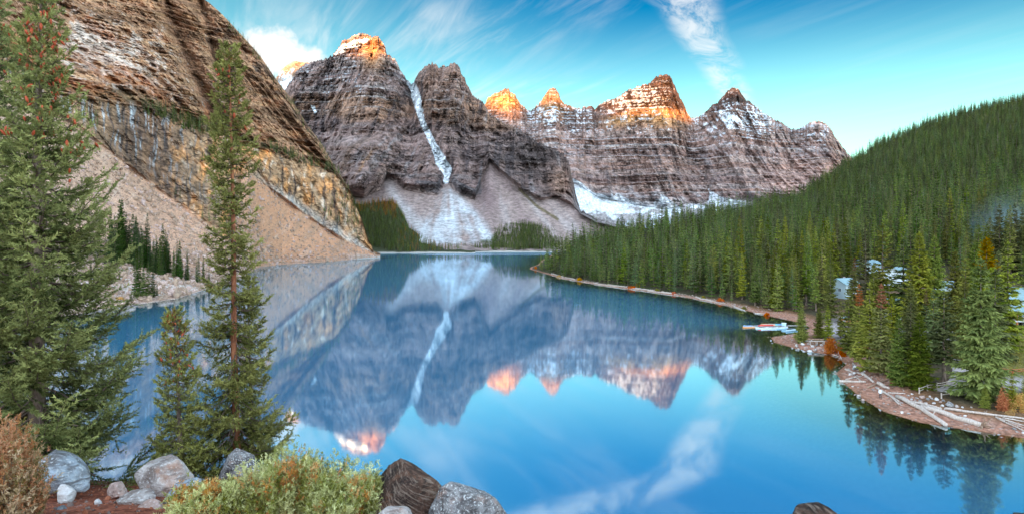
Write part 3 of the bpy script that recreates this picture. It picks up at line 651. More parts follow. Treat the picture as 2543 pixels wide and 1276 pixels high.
# ---------------------------------------------------------------- the lake
def lake_material():
    m, t, out = mat('glacial_water')
    ge = t.n('ShaderNodeNewGeometry'); pos = ge.outputs['Position']
    a = t.n('ShaderNodeAttribute', attribute_name='murk').outputs['Fac']
    r1 = t.noise(t.map(pos, (.35, 1.0, 1), (0, 0, R(6))), 1.1, 3, .5)
    r2 = t.noise(t.map(pos, (.25, 1.0, 1), (0, 0, R(-8))), .22, 3, .5)
    h = t.m('ADD', t.m('MULTIPLY', r1, .35), r2)
    b = t.n('ShaderNodeBump', {'Strength': LAKE_BUMP, 'Distance': .05, 'Height': h})
    sy = t.n('ShaderNodeSeparateXYZ', {0: pos}).outputs
    breeze = t.m('MULTIPLY', t.sm(t.m('ADD', sy[1], t.m('MULTIPLY', t.noise(t.map(pos, (.2, 1, 1)), .012, 3), 160)), 950, 1010), t.sm(sy[0], -170, -110))
    rough = t.m('MULTIPLY_ADD', breeze, .22, .04)
    fr = t.m('MULTIPLY_ADD', t.n('ShaderNodeFresnel', {'IOR': 1.7, 'Normal': b.outputs[0]}).outputs[0], .36, .52, clamp=True)
    gl = t.n('ShaderNodeBsdfGlossy', {'Color': (.78, .94, 1, 1), 'Roughness': rough, 'Normal': b.outputs[0]})
    var = t.noise(pos, .012, 3, .5)
    body = t.mix(var, (.060, .225, .40, 1), (.075, .255, .42, 1))
    df = t.n('ShaderNodeBsdfDiffuse', {'Color': body})
    tr = t.n('ShaderNodeBsdfTransparent', {'Color': (.66, .70, .62, 1)})
    sub = t.n('ShaderNodeMixShader', {0: a, 1: tr.outputs[0], 2: df.outputs[0]})
    mx = t.n('ShaderNodeMixShader', {0: fr, 1: sub.outputs[0], 2: gl.outputs[0]})
    t.L.new(mx.outputs[0], out.inputs[0]); return m
LAKE_BUMP = .05
def lake():
    xs = np.concatenate([np.arange(-900, 30, 30), np.arange(30, 120, 1.2), np.arange(120, 500, 30)]); ys = np.concatenate([np.arange(-60, 60, 20), np.arange(60, 280, 1.5), np.arange(280, 1330, 20)])
    X, Y = np.meshgrid(xs, ys)
    dr = -sdf_r(X, Y); dep = np.maximum(-hill(X, Y), 0)
    dl = segdist(X, Y, LSw); dep = np.minimum(dep, dl * .35)
    dep = np.where((X > 110) & (Y > 520), 9, dep)
    murk = 1 - np.exp(-np.maximum(dep - .2, 0) * .20)
    me = me_np('lake', np.stack([X, Y, 0 * X], -1), gridfaces(*X.shape), [lake_material()], None, True, {'murk': murk.ravel()})
    o = link('water', me); tag(o, 'still turquoise lake mirroring the peaks', None, None, 'structure')
    # the bed that closes the basin far below
    zb = -34.0; me = me_np('bed', [(-4500, -9000, zb), (4500, -9000, zb), (4500, 9000, zb), (-4500, 9000, zb)], np.array([[0, 1, 2, 3]]), [M_scree], None, False, {'albedo': np.full((4, 3), .12)})
    tag(link('ground', me), 'deep lake bed and valley floor', None, None, 'structure')
lake()
# ================================================================== VEGETATION
def foliage_mat(name, dark, light, warm=(.30, .13, .03), hue=.05, transl=.25, objv=.35, satv=.4):
    m, t, out = mat(name)
    a = t.n('ShaderNodeAttribute', attribute_name='tint')
    r, g, b = t.n('ShaderNodeSeparateColor', {0: a.outputs['Color']}).outputs[:3]     # r: pale tips, g: rusty
    oi = t.n('ShaderNodeObjectInfo').outputs['Random']
    c = t.mix(r, (*dark, 1), (*light, 1)); c = t.mix(g, c, (*warm, 1))
    c = t.n('ShaderNodeHueSaturation', {'Color': c, 'Hue': t.m('MULTIPLY_ADD', oi, hue, .5 - hue / 2 - .01), 'Saturation': t.m('MULTIPLY_ADD', t.m('FRACT', t.m('MULTIPLY', oi, 7.31)), satv, 1 - satv / 2),
                                        'Value': t.m('MULTIPLY_ADD', t.m('FRACT', t.m('MULTIPLY', oi, 3.77)), objv * 2, 1 - objv)}).outputs[0]
    d = t.n('ShaderNodeBsdfDiffuse', {'Color': c}); tl = t.n('ShaderNodeBsdfTranslucent', {'Color': c})
    x = t.n('ShaderNodeMixShader', {0: transl, 1: d.outputs[0], 2: tl.outputs[0]})
    t.L.new(x.outputs[0], out.inputs[0]); return m
def bark_mat(name, a, b, sc=4.0):
    m, t, out = mat(name); tc = t.n('ShaderNodeTexCoord').outputs['Object']
    n = t.noise(t.map(tc, (1, 1, .25)), sc, 6, .65)
    p = t.n('ShaderNodeBsdfPrincipled', {'Base Color': t.mix(t.sm(n, .3, .7), (*a, 1), (*b, 1)), 'Roughness': .9, 'Specular IOR Level': .1,
            'Normal': t.n('ShaderNodeBump', {'Strength': .8, 'Distance': .03, 'Height': n}).outputs[0]})
    t.L.new(p.outputs[0], out.inputs[0]); return m
M_spruce = foliage_mat('spruce_needles', (.060, .088, .020), (.36, .37, .085), (.34, .15, .04), .07, .25, .45)
M_spruce_far = foliage_mat('far_spruce_needles', (.050, .090, .028), (.24, .29, .080), (.42, .20, .04), .07, objv=.55)
M_slim = foliage_mat('slim_spruce_needles', (.030, .060, .020), (.11, .16, .045), (.34, .14, .04))
M_fg = foliage_mat('near_spruce_needles', (.042, .052, .012), (.38, .37, .105), (.36, .15, .04), .01, .2, .06, .08)
M_fgb = foliage_mat('blue_spruce_needles', (.036, .058, .018), (.40, .42, .15), (.36, .15, .04), .01, .2, .05, .06)
M_bark = bark_mat('spruce_bark', (.10, .07, .055), (.30, .21, .16))
M_bark_red = bark_mat('red_bark', (.13, .05, .03), (.42, .16, .08), 9)
M_dead = simple('dead_twig', (.12, .08, .06), .9)

def tube(path, rad, n=6):
    """V, F of a tapered tube along a path"""
    path = np.asarray(path, float); rad = np.broadcast_to(np.asarray(rad, float), (len(path),))
    tg = np.gradient(path, axis=0); tg /= np.linalg.norm(tg, axis=1)[:, None] + 1e-9
    ref = np.where(np.abs(tg[:, 2:3]) > .9, np.array([[1., 0, 0]]), np.array([[0, 0, 1.]]))
    a = np.cross(tg, ref); a /= np.linalg.norm(a, axis=1)[:, None] + 1e-9; b = np.cross(tg, a)
    th = np.arange(n) / n * 2 * np.pi
    V = path[:, None] + rad[:, None, None] * (np.cos(th)[None, :, None] * a[:, None] + np.sin(th)[None, :, None] * b[:, None])
    k = np.arange(len(path) - 1)[:, None] * n; j = np.arange(n)[None]; j2 = (j + 1) % n
    Fq = np.stack([k + j, k + j2, k + n + j2, k + n + j], -1).reshape(-1, 4)
    return V.reshape(-1, 3), Fq
def capped(V, Fq, n):
    return [Fq, np.array([list(range(n))[::-1]]), np.array([list(range(len(V) - n, len(V)))])]
class Geo:
    def __init__(s): s.V, s.F, s.M, s.T, s.n = [], {}, {}, [], 0
    def add(s, V, Fc, m=0, tint=None):
        V = np.asarray(V, float).reshape(-1, 3)
        for f in (Fc if isinstance(Fc, list) else [Fc]):
            f = np.asarray(f, np.int64)
            if len(f): s.F.setdefault(f.shape[1], []).append(f + s.n); s.M.setdefault(f.shape[1], []).append(np.full(len(f), m))
        s.V.append(V); s.T.append(np.zeros((len(V), 3)) if tint is None else np.broadcast_to(tint, (len(V), 3))); s.n += len(V)
    def mesh(s, name, mats, smooth=False, tint=True):
        ks = list(s.F); return me_np(name, np.concatenate(s.V), [np.concatenate(s.F[k]) for k in ks], mats, np.concatenate([np.concatenate(s.M[k]) for k in ks]), smooth, {'tint': np.concatenate(s.T)} if tint else None)
def norm(v): return v / (np.linalg.norm(v, axis=-1, keepdims=True) + 1e-9)

def spruce_geo(seed, h=20., r=3., nwh=26, nbr=6, ntw=8, clear=.06, power=.85, droop=.35, sparse=.0, rust=0.0, wid=.30, gap=.0):
    """crown V, F, tint of a medium-distance spruce: whorls of drooping boughs, each with side sprays"""
    q = np.random.RandomState(seed); V = []; T = []
    z0 = []; 
    for i in range(nwh):
        f = (i + q.rand() * .7) / nwh
        nb = max(3, int(nbr * (1 - .45 * f)) + q.randint(-1, 2)); a0 = q.rand() * 6.3
        for k in range(nb):
            if q.rand() < sparse: continue
            z0.append((clear + (1 - clear) * f ** .92 + q.normal() * .006, a0 + k * 6.283 / nb + q.normal() * .25, q.uniform(.62, 1.12)))
    z0 = np.array(z0); f = np.clip((z0[:, 0] - clear) / (1 - clear), 0, 1)
    L = (r * (1 - f) ** power * z0[:, 2] * (1 + .18 * np.sin(f * 23 + seed) * (1 - f))) + .012 * h * (1 - f) + .10
    L *= np.where(f < .08, .6 + f * 5, 1)
    az = z0[:, 1]; dr = np.stack([np.cos(az), np.sin(az), 0 * az], -1); pit = lerp(-droop, .55, f ** 1.2) + q.normal(size=len(f)) * .10
    br_t = q.uniform(0, .55, len(f))
    s = (np.arange(ntw) + .6) / ntw
    up = np.array([0, 0, 1.])
    def pt(i_s): return dr[:, None] * (L[:, None] * i_s)[..., None] + up * ((z0[:, 0] * h)[:, None] + L[:, None] * (pit[:, None] * i_s + .22 * i_s ** 3))[..., None]
    st = np.clip(s[None] + q.normal(size=(len(f), ntw)) * .04, .08, 1)
    P = pt(st)
    for side in (-1, 1):
        ang = side * (0.75 + q.normal(size=st.shape) * .22)
        ca, sa = np.cos(az[:, None] + ang), np.sin(az[:, None] + ang)
        tl = (np.minimum(L[:, None], 2.6) * .46 * (1 - .62 * st) + .012 * h) * q.uniform(.7, 1.25, st.shape)
        td = norm(np.stack([ca, sa, -.30 + q.normal(size=st.shape) * .22 + pit[:, None] * .4], -1))
        w = tl * wid * q.uniform(.7, 1.3, st.shape)
        sd = norm(np.cross(td, up) + q.normal(size=td.shape) * .35)
        a = P; b = P + td * (tl * .45)[..., None] + sd * w[..., None]; c = P + td * tl[..., None] - up * (tl * .10)[..., None]; d = P + td * (tl * .45)[..., None] - sd * w[..., None]
        V.append(np.stack([a, b, c, d], -2).reshape(-1, 3))
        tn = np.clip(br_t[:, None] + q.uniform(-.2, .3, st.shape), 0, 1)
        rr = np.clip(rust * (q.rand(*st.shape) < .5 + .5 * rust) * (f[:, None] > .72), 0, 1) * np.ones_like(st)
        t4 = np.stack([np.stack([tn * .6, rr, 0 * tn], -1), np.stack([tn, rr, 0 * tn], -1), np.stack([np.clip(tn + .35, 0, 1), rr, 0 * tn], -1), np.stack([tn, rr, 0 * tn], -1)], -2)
        T.append(t4.reshape(-1, 3))
    # the leader
    k = 10; th = q.rand(k) * 6.3; zz = h * q.uniform(.955, 1.0, k)
    tip = np.stack([np.cos(th), np.sin(th), 0 * th], -1)
    a = np.stack([0 * th, 0 * th, zz], -1); c = a + tip * .017 * h * (1.02 - (zz / h - .955) / .045)[:, None] + up * .02 * h; sd = np.cross(tip, up) * .006 * h
    V.append(np.stack([a, (a + c) / 2 + sd, c, (a + c) / 2 - sd], -2).reshape(-1, 3)); T.append(np.broadcast_to(np.array([.4, rust, 0.]), (k * 4, 3)))
    V = np.concatenate(V); T = np.concatenate(T); n = len(V) // 4
    return V, np.arange(n * 4).reshape(n, 4), T
def trunk_geo(h, r0, seed=0, top=.96, n=7, lean=0.0):
    q = np.random.RandomState(seed); s = np.linspace(0, 1, 7)
    p = np.stack([lean * s ** 1.5 + q.normal(size=7) * .01 * r0 * s * 3, q.normal(size=7) * .05 * r0, h * top * s - .25 * (s == 0)], -1)
    return tube(p, r0 * (1 - .93 * s) * np.where(s == 0, 1.35, 1), n)

def tree_meshes(name, seed, h, r, mat_leaf=None, r0=None, **kw):
    V, Fq, T = spruce_geo(seed, h, r, **kw)
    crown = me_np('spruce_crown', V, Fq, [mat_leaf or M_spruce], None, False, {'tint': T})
    tv, tf = trunk_geo(h, r0 or h * .0125, seed); trunk = me_np('spruce_trunk', tv, tf, [M_bark], None, True)
    return crown, trunk, h
TREES = {
    'bulky': [tree_meshes('b', 21, 20, 3.3, nwh=34, nbr=9, ntw=15, power=.72, droop=.45, clear=.03, wid=.20), tree_meshes('b', 22, 20, 3.0, nwh=34, nbr=9, ntw=15, power=.8, droop=.4, clear=.04, wid=.20),
              tree_meshes('b', 23, 20, 3.6, nwh=36, nbr=9, ntw=18, power=.85, droop=.5, clear=.02, wid=.17)],
    'mid': [tree_meshes('m', 31, 20, 2.3, nwh=28, nbr=7, ntw=8, clear=.08), tree_meshes('m', 32, 20, 2.6, nwh=27, nbr=7, ntw=8, clear=.1, power=.75), tree_meshes('m', 33, 20, 2.0, nwh=29, nbr=6, ntw=8, clear=.12, sparse=.08),
            tree_meshes('m', 34, 20, 2.8, nwh=27, nbr=7, ntw=9, clear=.05, power=.95), tree_meshes('m', 35, 20, 2.2, nwh=27, nbr=6, ntw=8, clear=.2, sparse=.15, power=.7)],
    'slim': [tree_meshes('s', 41, 20, mat_leaf=M_slim, r=1.8, nwh=32, nbr=6, ntw=6, clear=.04, power=.7), tree_meshes('s', 42, 20, mat_leaf=M_slim, r=1.5, nwh=34, nbr=7, ntw=8, clear=.05, power=.65), tree_meshes('s', 43, 20, mat_leaf=M_slim, r=2.0, nwh=32, nbr=7, ntw=8, clear=.03, power=.85)],
    'open': [tree_meshes('o', 51, 20, 2.7, nwh=24, nbr=6, ntw=9, clear=.25, sparse=.28, power=.6), tree_meshes('o', 52, 20, 2.4, nwh=26, nbr=6, ntw=9, clear=.15, sparse=.3, power=.6)],
    'rusty': [tree_meshes('r', 61, 20, 3.2, nwh=34, nbr=9, ntw=14, power=.75, droop=.45, clear=.04, rust=.7, wid=.2), tree_meshes('r', 62, 20, 2.4, nwh=28, nbr=7, ntw=9, power=.8, clear=.06, rust=.85)],
}
def place_tree(kind, k, loc, h, label, group=None, rz=None, wide=1.0, cat='tree', name='spruce_tree'):
    crown, trunk, h0 = TREES[kind][k % len(TREES[kind])]
    t = empty(name, loc, rnd.uniform(0, 6.28) if rz is None else rz); s = h / h0; t.scale = (s * wide, s * wide, s)
    tag(t, label, cat, group); link('crown', crown, t); link('trunk', trunk, t); return t

# ---------------------------------------------------------------- geometry-node scatter for what nobody could count
def scatter(name, pts, var, scl, rot, sources, label, tilt=None):
    me = bpy.data.meshes.new(name); pts = np.asarray(pts, np.float32); me.vertices.add(len(pts)); me.vertices.foreach_set('co', pts.ravel())
    for k, a, ty in (('var', var, 'INT'), ('scl', scl, 'FLOAT_VECTOR'), ('rot', rot, 'FLOAT_VECTOR')):
        at = me.attributes.new(k, ty, 'POINT')
        if ty == 'INT': at.data.foreach_set('value', np.asarray(a, np.int32))
        else: at.data.foreach_set('vector', np.asarray(a, np.float32).ravel())
    me.update()
    o = link(name, me); tag(o, label, None, None, 'stuff')
    g = bpy.data.node_groups.new('scatter_' + name, 'GeometryNodeTree')
    g.interface.new_socket('Geometry', in_out='INPUT', socket_type='NodeSocketGeometry'); g.interface.new_socket('Geometry', in_out='OUTPUT', socket_type='NodeSocketGeometry')
    N, L = g.nodes, g.links
    gi = N.new('NodeGroupInput'); go = N.new('NodeGroupOutput'); jo = N.new('GeometryNodeJoinGeometry')
    def attr(nm, dt):
        a = N.new('GeometryNodeInputNamedAttribute'); a.data_type = dt; a.inputs['Name'].default_value = nm; return a.outputs['Attribute']
    va, sc, ro = attr('var', 'INT'), attr('scl', 'FLOAT_VECTOR'), attr('rot', 'FLOAT_VECTOR')
    for i, src in enumerate(sources):
        c = N.new('FunctionNodeCompare'); c.data_type = 'INT'; c.operation = 'EQUAL'
        ints = [s for s in c.inputs if s.type == 'INT']; L.new(va, ints[0]); ints[1].default_value = i
        oi = N.new('GeometryNodeObjectInfo'); oi.inputs['Object'].default_value = src; oi.inputs['As Instance'].default_value = True
        ip_ = N.new('GeometryNodeInstanceOnPoints')
        L.new(gi.outputs[0], ip_.inputs['Points']); L.new(c.outputs[0], ip_.inputs['Selection']); L.new(oi.outputs['Geometry'], ip_.inputs['Instance'])
        L.new(ro, ip_.inputs['Rotation']); L.new(sc, ip_.inputs['Scale']); L.new(ip_.outputs[0], jo.inputs[0])
    L.new(jo.outputs[0], go.inputs[0])
    md = o.modifiers.new('scatter', 'NODES'); md.node_group = g
    return o
M_snag = foliage_mat('dead_spruce', (.16, .13, .11), (.34, .29, .25), (.3, .2, .1), .02, .1, .3)
def src_tree(seed, h, r, **kw):
    V, Fq, T = spruce_geo(seed, h, r, **kw); tv, tf = trunk_geo(h, h * .011, seed, n=4)
    g = Geo(); g.add(V, Fq, 0, T); g.add(tv, tf, 1)
    return bpy.data.objects.new('source_spruce', g.mesh('spruce', [M_spruce_far, M_bark]))
SRC = [src_tree(71, 16, 1.9, nwh=17, nbr=6, ntw=5, wid=.40), src_tree(72, 16, 1.6, nwh=18, nbr=6, ntw=5, wid=.40, power=.7), src_tree(73, 16, 2.2, nwh=16, nbr=6, ntw=5, wid=.4),
       src_tree(74, 16, 1.7, nwh=17, nbr=6, ntw=5, wid=.4, sparse=.12, clear=.12), src_tree(75, 16, 1.15, nwh=18, nbr=5, ntw=4, wid=.45, power=.7)]
_sn = src_tree(76, 15, 1.3, nwh=15, nbr=5, ntw=3, wid=.16, sparse=.35); _sn.data.materials[0] = M_snag; SRC.append(_sn)
SRC_GOLD = [bpy.data.objects.new('source_larch', SRC[1].data.copy())]
M_larch = foliage_mat('larch_gold', (.30, .15, .03), (.62, .34, .06), (.6, .3, .05))
SRC_GOLD[0].data.materials[0] = M_larch
FOREST = {'p': [], 'v': [], 's': [], 'r': []}
def add_far(p, v, s, wide=1.0):
    FOREST['p'].append(tuple(p)); FOREST['v'].append(v); FOREST['s'].append((s * wide, s * wide, s)); FOREST['r'].append((rnd.gauss(0, .03), rnd.gauss(0, .03), rnd.uniform(0, 6.28)))

CABINS = []
for _px, _py, _r in ((2095, 735, 9), (2150, 675, 10), (2228, 708, 9), (2225, 782, 8), (2345, 740, 7), (2535, 806, 15)):
    _p = gh(_px, _py); CABINS.append((_p.x, _p.y, _r))
def right_forest():
    q = np.random.RandomState(77); P = []
    for (y0, y1, g) in ((190, 460, 5.1), (460, 760, 5.9), (760, 1360, 6.4)):
        xs = np.arange(10, 1560, g); ys = np.arange(y0, y1, g); X, Y = np.meshgrid(xs, ys)
        X = X + q.uniform(-.45, .45, X.shape) * g; Y = Y + q.uniform(-.45, .45, X.shape) * g
        P.append(np.stack([X.ravel(), Y.ravel()], -1))
    P = np.concatenate(P); x, y = P[:, 0], P[:, 1]; u = x / y * F + CX
    d = sdf_r(x, y)
    ok = (u > 1305) & (u < 3150) & (d > 3.5) & (y < ip(_yr, u) + 18)
    ok &= ~((u > 1905) & (y < np.interp(u, [1905, 1960, 2000, 2060, 2100, 2300, 2400, 2543], [226, 214, 206, 222, 262, 280, 245, 232])))
    ok &= ~((u < 1905) & (d < np.interp(u, [1305, 1600, 1905], [2.5, 4, 7])))
    for cx, cy, cr in CABINS: ok &= ~((np.hypot(x - cx, y - cy) < cr))
    ok &= (q.rand(len(P)) > .12) & (fbm(x / 40, y / 40, 4.4, 3) < .42)
    P = P[ok]; x, y = P[:, 0], P[:, 1]; z = hill(x, y); d = d[ok]
    hgt = np.clip(q.normal(17, 4.2, len(P)) + fbm(x / 25, y / 25, .2, 3) * 11, 6, 27) * np.interp(d, [3, 30], [.82, 1.0]) * np.interp(y, [200, 500, 1200], [1.08, .97, .78])
    edge = (d < 9) & (q.rand(len(P)) < .4); hgt[edge] *= .6
    order = np.argsort(-(hgt / y) * (x / y * F + CX < 2575)); big = set(order[:165].tolist())
    for i in range(len(P)):
        if i in big:
            u_ = x[i] / y[i] * F + CX
            lab = ('dark green spruce in the dense shore forest left of the docked canoes' if u_ < 1850 else 'tall blue green spruce in the dense forest behind the docked canoes' if u_ < 2080 else 'tall grey green spruce in the dense forest behind the lodge cabins')
            place_tree('mid', q.randint(5), (x[i], y[i], z[i] - .1), hgt[i], lab, 'forest spruces along the right shore', wide=q.uniform(.85, 1.15))
        else: add_far((x[i], y[i], z[i] - .1), (5 if q.rand() < .025 else int(q.randint(5)) if q.rand() > .15 else 2), hgt[i] / 16., q.uniform(.75, 1.45))
    print('forest', len(P))
right_forest()

def on_terrain(o, n, region, q, hmin, hmax, slim=.5, gold=None, maxtry=6):
    """trees standing on a terrain object within a photo-region polygon"""
    xs = [p[0] for p in region]; ys = [p[1] for p in region]; c = 0
    for i in range(n * maxtry):
        px, py = q.uniform(min(xs), max(xs)), q.uniform(min(ys), max(ys))
        if not inpoly(np.array(px), np.array(py), region): continue
        p = surf_at(o, px, py)
        if p is None: continue
        c += 1; hh = q.uniform(hmin, hmax)
        if gold is not None and q.rand() < gold(px, py): GOLD.append((tuple(p), hh / 16.))
        else: add_far((p.x, p.y, p.z - .3), 4 if q.rand() < slim else int(q.randint(4)), hh / 16.)
        if c >= n: break
GOLD = []
def left_trees():
    q = np.random.RandomState(5)
    gold = lambda px, py: .75 * max(0, min(1, (532 - py + max(0, px - 930) * .35) / 30)) if px < 985 else .10
    on_terrain(WEDGE, 2300, [(878, 500), (920, 497), (975, 490), (990, 512), (1008, 545), (1018, 570), (1050, 592), (1120, 606), (1175, 613), (1130, 622), (990, 626), (905, 612), (880, 560)], q, 8, 13, .3, gold)
    on_terrain(KNOLL, 2800, [(1130, 616), (1170, 610), (1200, 594), (1228, 572), (1260, 566), (1300, 560), (1340, 566), (1380, 580), (1420, 590), (1480, 600), (1540, 606), (1540, 622), (1140, 621)], q, 11, 17, .3)
    # ledges and the crest of the left mountain
    led = [(345, 262), (400, 275), (460, 290), (510, 305), (545, 318), (560, 345), (520, 345), (470, 330), (420, 305), (360, 285)]
    on_terrain(LEFT_MT, 150, led, q, 9, 16, .7)
    on_terrain(LEFT_MT, 18, [(195, 270), (250, 270), (250, 320), (195, 300)], q, 7, 10, .9)
    on_terrain(LEFT_MT, 130, [(640, 362), (700, 372), (760, 392), (830, 420), (850, 440), (830, 432), (760, 412), (690, 388)], q, 9, 15, .7)
    on_terrain(LEFT_MT, 55, [(790, 520), (850, 480), (880, 500), (905, 600), (890, 605), (860, 560), (800, 545)], q, 8, 13, .7)
    for k in range(170):
        px = q.uniform(560, 890); py = ip([(a, b) for a, b, c in l5], px) + q.uniform(1.5, 22) ** 1.0
        p = surf_at(LEFT_MT, px, py)
        if p is not None: add_far((p.x, p.y, p.z - .4), 4, q.uniform(7, 12.5) / 16.)
    on_terrain(LEFT_MT, 25, [(480, 380), (600, 420), (600, 520), (520, 520)], q, 5, 9, .9)
    for px, py in ((436, 485), (447, 495), (503, 545), (520, 550), (640, 590), (655, 650)): 
        p = surf_at(LEFT_MT, px, py)
        if p is not None: add_far((p.x, p.y, p.z - .3), 4, .75)
    # the stand of slim spruces on the left shore bench: one by one
    st = [(248, 640, 520, 1.2), (215, 640, 560, 1.3), (228, 632, 545, 1), (262, 660, 575, .9), (275, 648, 520, 1), (285, 655, 535, 1), (297, 652, 497, 1.15), (303, 650, 494, 1), (313, 650, 530, .9), (322, 655, 548, 1), (330, 660, 530, 1.0), (338, 655, 535, 1), (345, 668, 575, 1), (350, 662, 560, 1),
          (357, 668, 572, .9), (366, 665, 531, 1), (372, 672, 590, 1), (380, 678, 600, .9), (388, 680, 585, 1), (396, 682, 592, 1), (404, 676, 555, 1), (410, 672, 570, .9), (415, 676, 600, .9), (420, 680, 605, 1), (440, 690, 600, .9), (446, 694, 597, 1), (452, 690, 640, .9), (465, 694, 620, 1), (432, 660, 620, .7), (488, 702, 650, .9), (493, 705, 632, .9), (505, 700, 634, .8), (519, 704, 668, .9),
          (336, 744, 640, 1.1), (345, 742, 625, 1.1), (356, 738, 655, 1.0), (368, 738, 648, 1.2), (380, 740, 662, 1.2), (390, 735, 700, .9), (240, 690, 640, 1.3), (262, 700, 655, 1.2), (272, 705, 660, 1), (297, 702, 665, 1.0), (225, 700, 645, 1.2), (178, 650, 560, 1.5), (160, 660, 580, 1.5), (200, 655, 575, 1.4)]
    st += [(px + q.uniform(-9, 9), py + q.uniform(-4, 5), top + q.uniform(8, 45), wd) for px, py, top, wd in st[4:28] * 2]
    for i, (px, py, top, wd) in enumerate(st):
        p = surf_at(LEFT_MT, px, py)
        if p is None: continue
        h = (py - top) / F * p.y
        low = py > 730; lab = 'slim dark spruce in the small clump at the left water edge' if low else 'slim dark spruce in the stand below the left scree slope'
        place_tree('slim', i, (p.x, p.y, p.z - .2), h, lab, 'slim spruces on the left shore bench', wide=wd * .95)
left_trees()
scatter('forest', FOREST['p'], FOREST['v'], FOREST['s'], FOREST['r'], SRC, 'dense spruce forest covering the far hillsides and ledges')
if GOLD:
    scatter('larch_woods', [g[0] for g in GOLD], [0] * len(GOLD), [(g[1],) * 3 for g in GOLD], [(0, 0, rnd.uniform(0, 6.28)) for g in GOLD], SRC_GOLD, 'golden autumn larches at the upper edge of the dark wooded slope')
print('far trees', len(FOREST['p']), len(GOLD))

# ---------------------------------------------------------------- the trees on the near right shore, each one its own
def near_trees():
    L = [  # px, base, top, kind, variant, width factor, label
        (1990, 850, 743, 'bulky', 1, 1.0, 'small olive spruce alone on the pebble point by the canoe dock'),
        (2034, 838, 762, 'bulky', 0, 1.1, 'short dark spruce behind the stone fire ring on the point'),
        (2056, 842, 755, 'mid', 3, 1.1, 'slender green spruce just right of the stone fire ring'),
        (2088, 838, 745, 'mid', 0, .9, 'thin dark spruce beside the light gravel landing'),
        (2108, 884, 712, 'mid', 1, 1.1, 'narrow spruce rising directly behind the orange bush'),
        (2134, 900, 706, 'rusty', 1, 1.0, 'brown tipped spruce with bare lower trunk right of the orange bush'),
        (2160, 920, 700, 'mid', 3, 1.1, 'green spruce whose skirt reaches the pale driftwood tangle'),
        (2188, 930, 705, 'rusty', 1, 1.15, 'broad spruce with a rusty tip above the driftwood tangle'),
        (2150, 790, 560, 'mid', 2, 1.05, 'tall light green spruce in front of the middle cabin'),
        (2192, 800, 556, 'open', 1, 1.0, 'tall spruce with a bare white trunk between the two cabins'),
        (2232, 958, 782, 'bulky', 1, 1.0, 'green spruce at the left end of the split rail fence'),
        (2262, 955, 745, 'mid', 3, 1.15, 'darker spruce in the clump behind the split rail fence'),
        (2284, 965, 778, 'bulky', 0, 1.05, 'bluish bushy spruce with branches down to the split rail fence'),
        (2244, 806, 590, 'mid', 1, 1.35, 'left and brownest of the three tall spruces in front of the cabins'),
        (2283, 815, 576, 'bulky', 1, 1.1, 'middle and tallest of the three tall spruces in front of the cabins'),
        (2320, 810, 586, 'bulky', 2, .95, 'right hand of the three tall spruces in front of the cabins'),
        (2344, 950, 722, 'open', 0, 1.25, 'sparse pine with an exposed grey trunk beside the gravel path'),
        (2372, 835, 622, 'bulky', 1, 1.0, 'dark tall spruce standing behind the sparse grey trunked pine'),
        (2398, 850, 640, 'mid', 3, 1.1, 'shaded spruce between the dark spruce and the huge one'),
        (2436, 990, 640, 'bulky', 2, 1.05, 'huge broad spruce beside the gravel path, biggest on the shore'),
        (2450, 880, 588, 'rusty', 0, 1.0, 'tall spruce with an orange brown cone laden top'),
        (2503, 872, 597, 'mid', 3, .95, 'slim spruce rising in front of the lodge roof'),
        (2446, 1012, 952, 'bulky', 0, 1.2, 'grey green sapling at the foot of the huge spruce'),
        (2513, 1018, 925, 'mid', 0, 1.0, 'light green sapling among the orange shrubs'),
        (2553, 1010, 900, 'bulky', 1, 1.0, 'dark spruce cut off by the right edge near the orange shrubs'),
        (2214, 880, 735, 'mid', 4, 1.0, 'thin spruce behind the broad rusty tipped one'),
        (2300, 860, 720, 'rusty', 1, .9, 'small brownish spruce behind the bluish bushy one'),
        (2122, 760, 640, 'rusty', 1, .8, 'small rusty spruce beside the white cabin gable'),
        (2545, 800, 620, 'mid', 1, 1.0, 'spruce at the right edge behind the lodge roof'),
        (2062, 800, 655, 'mid', 1, 1.0, 'spruce at the left corner of the gabled cabin, by the landing'),
        (2118, 800, 650, 'mid', 3, 1.0, 'spruce against the right wall of the gabled cabin'),
        (2170, 855, 655, 'bulky', 1, .9, 'full green spruce between the rusty pair and the bare trunked one'),
        (2208, 868, 668, 'mid', 0, 1.1, 'pointed spruce left of the white balcony posts'),
        (2262, 890, 700, 'bulky', 0, .9, 'dense spruce right of the white balcony posts'),
        (2318, 900, 716, 'mid', 3, 1.1, 'green spruce left of the sparse grey trunked pine'),
        (2396, 905, 690, 'bulky', 1, .9, 'dense spruce squeezed against the left side of the huge one'),
        (2420, 830, 605, 'bulky', 0, .9, 'tall spruce just left of the orange topped one'),
        (2472, 905, 668, 'mid', 1, 1.2, 'pointed spruce just right of the huge one'),
        (2480, 850, 622, 'bulky', 2, .8, 'broad spruce between the orange topped one and the lodge'),
    ]
    for px, base, top, kind, k, wd, lab in L:
        p = gh(px, base); h = (base - top) / F * p.y
        place_tree(kind, k, (p.x, p.y, p.z - .1), h, lab, 'spruces on the near right shore', wide=wd * 1.15)
near_trees()
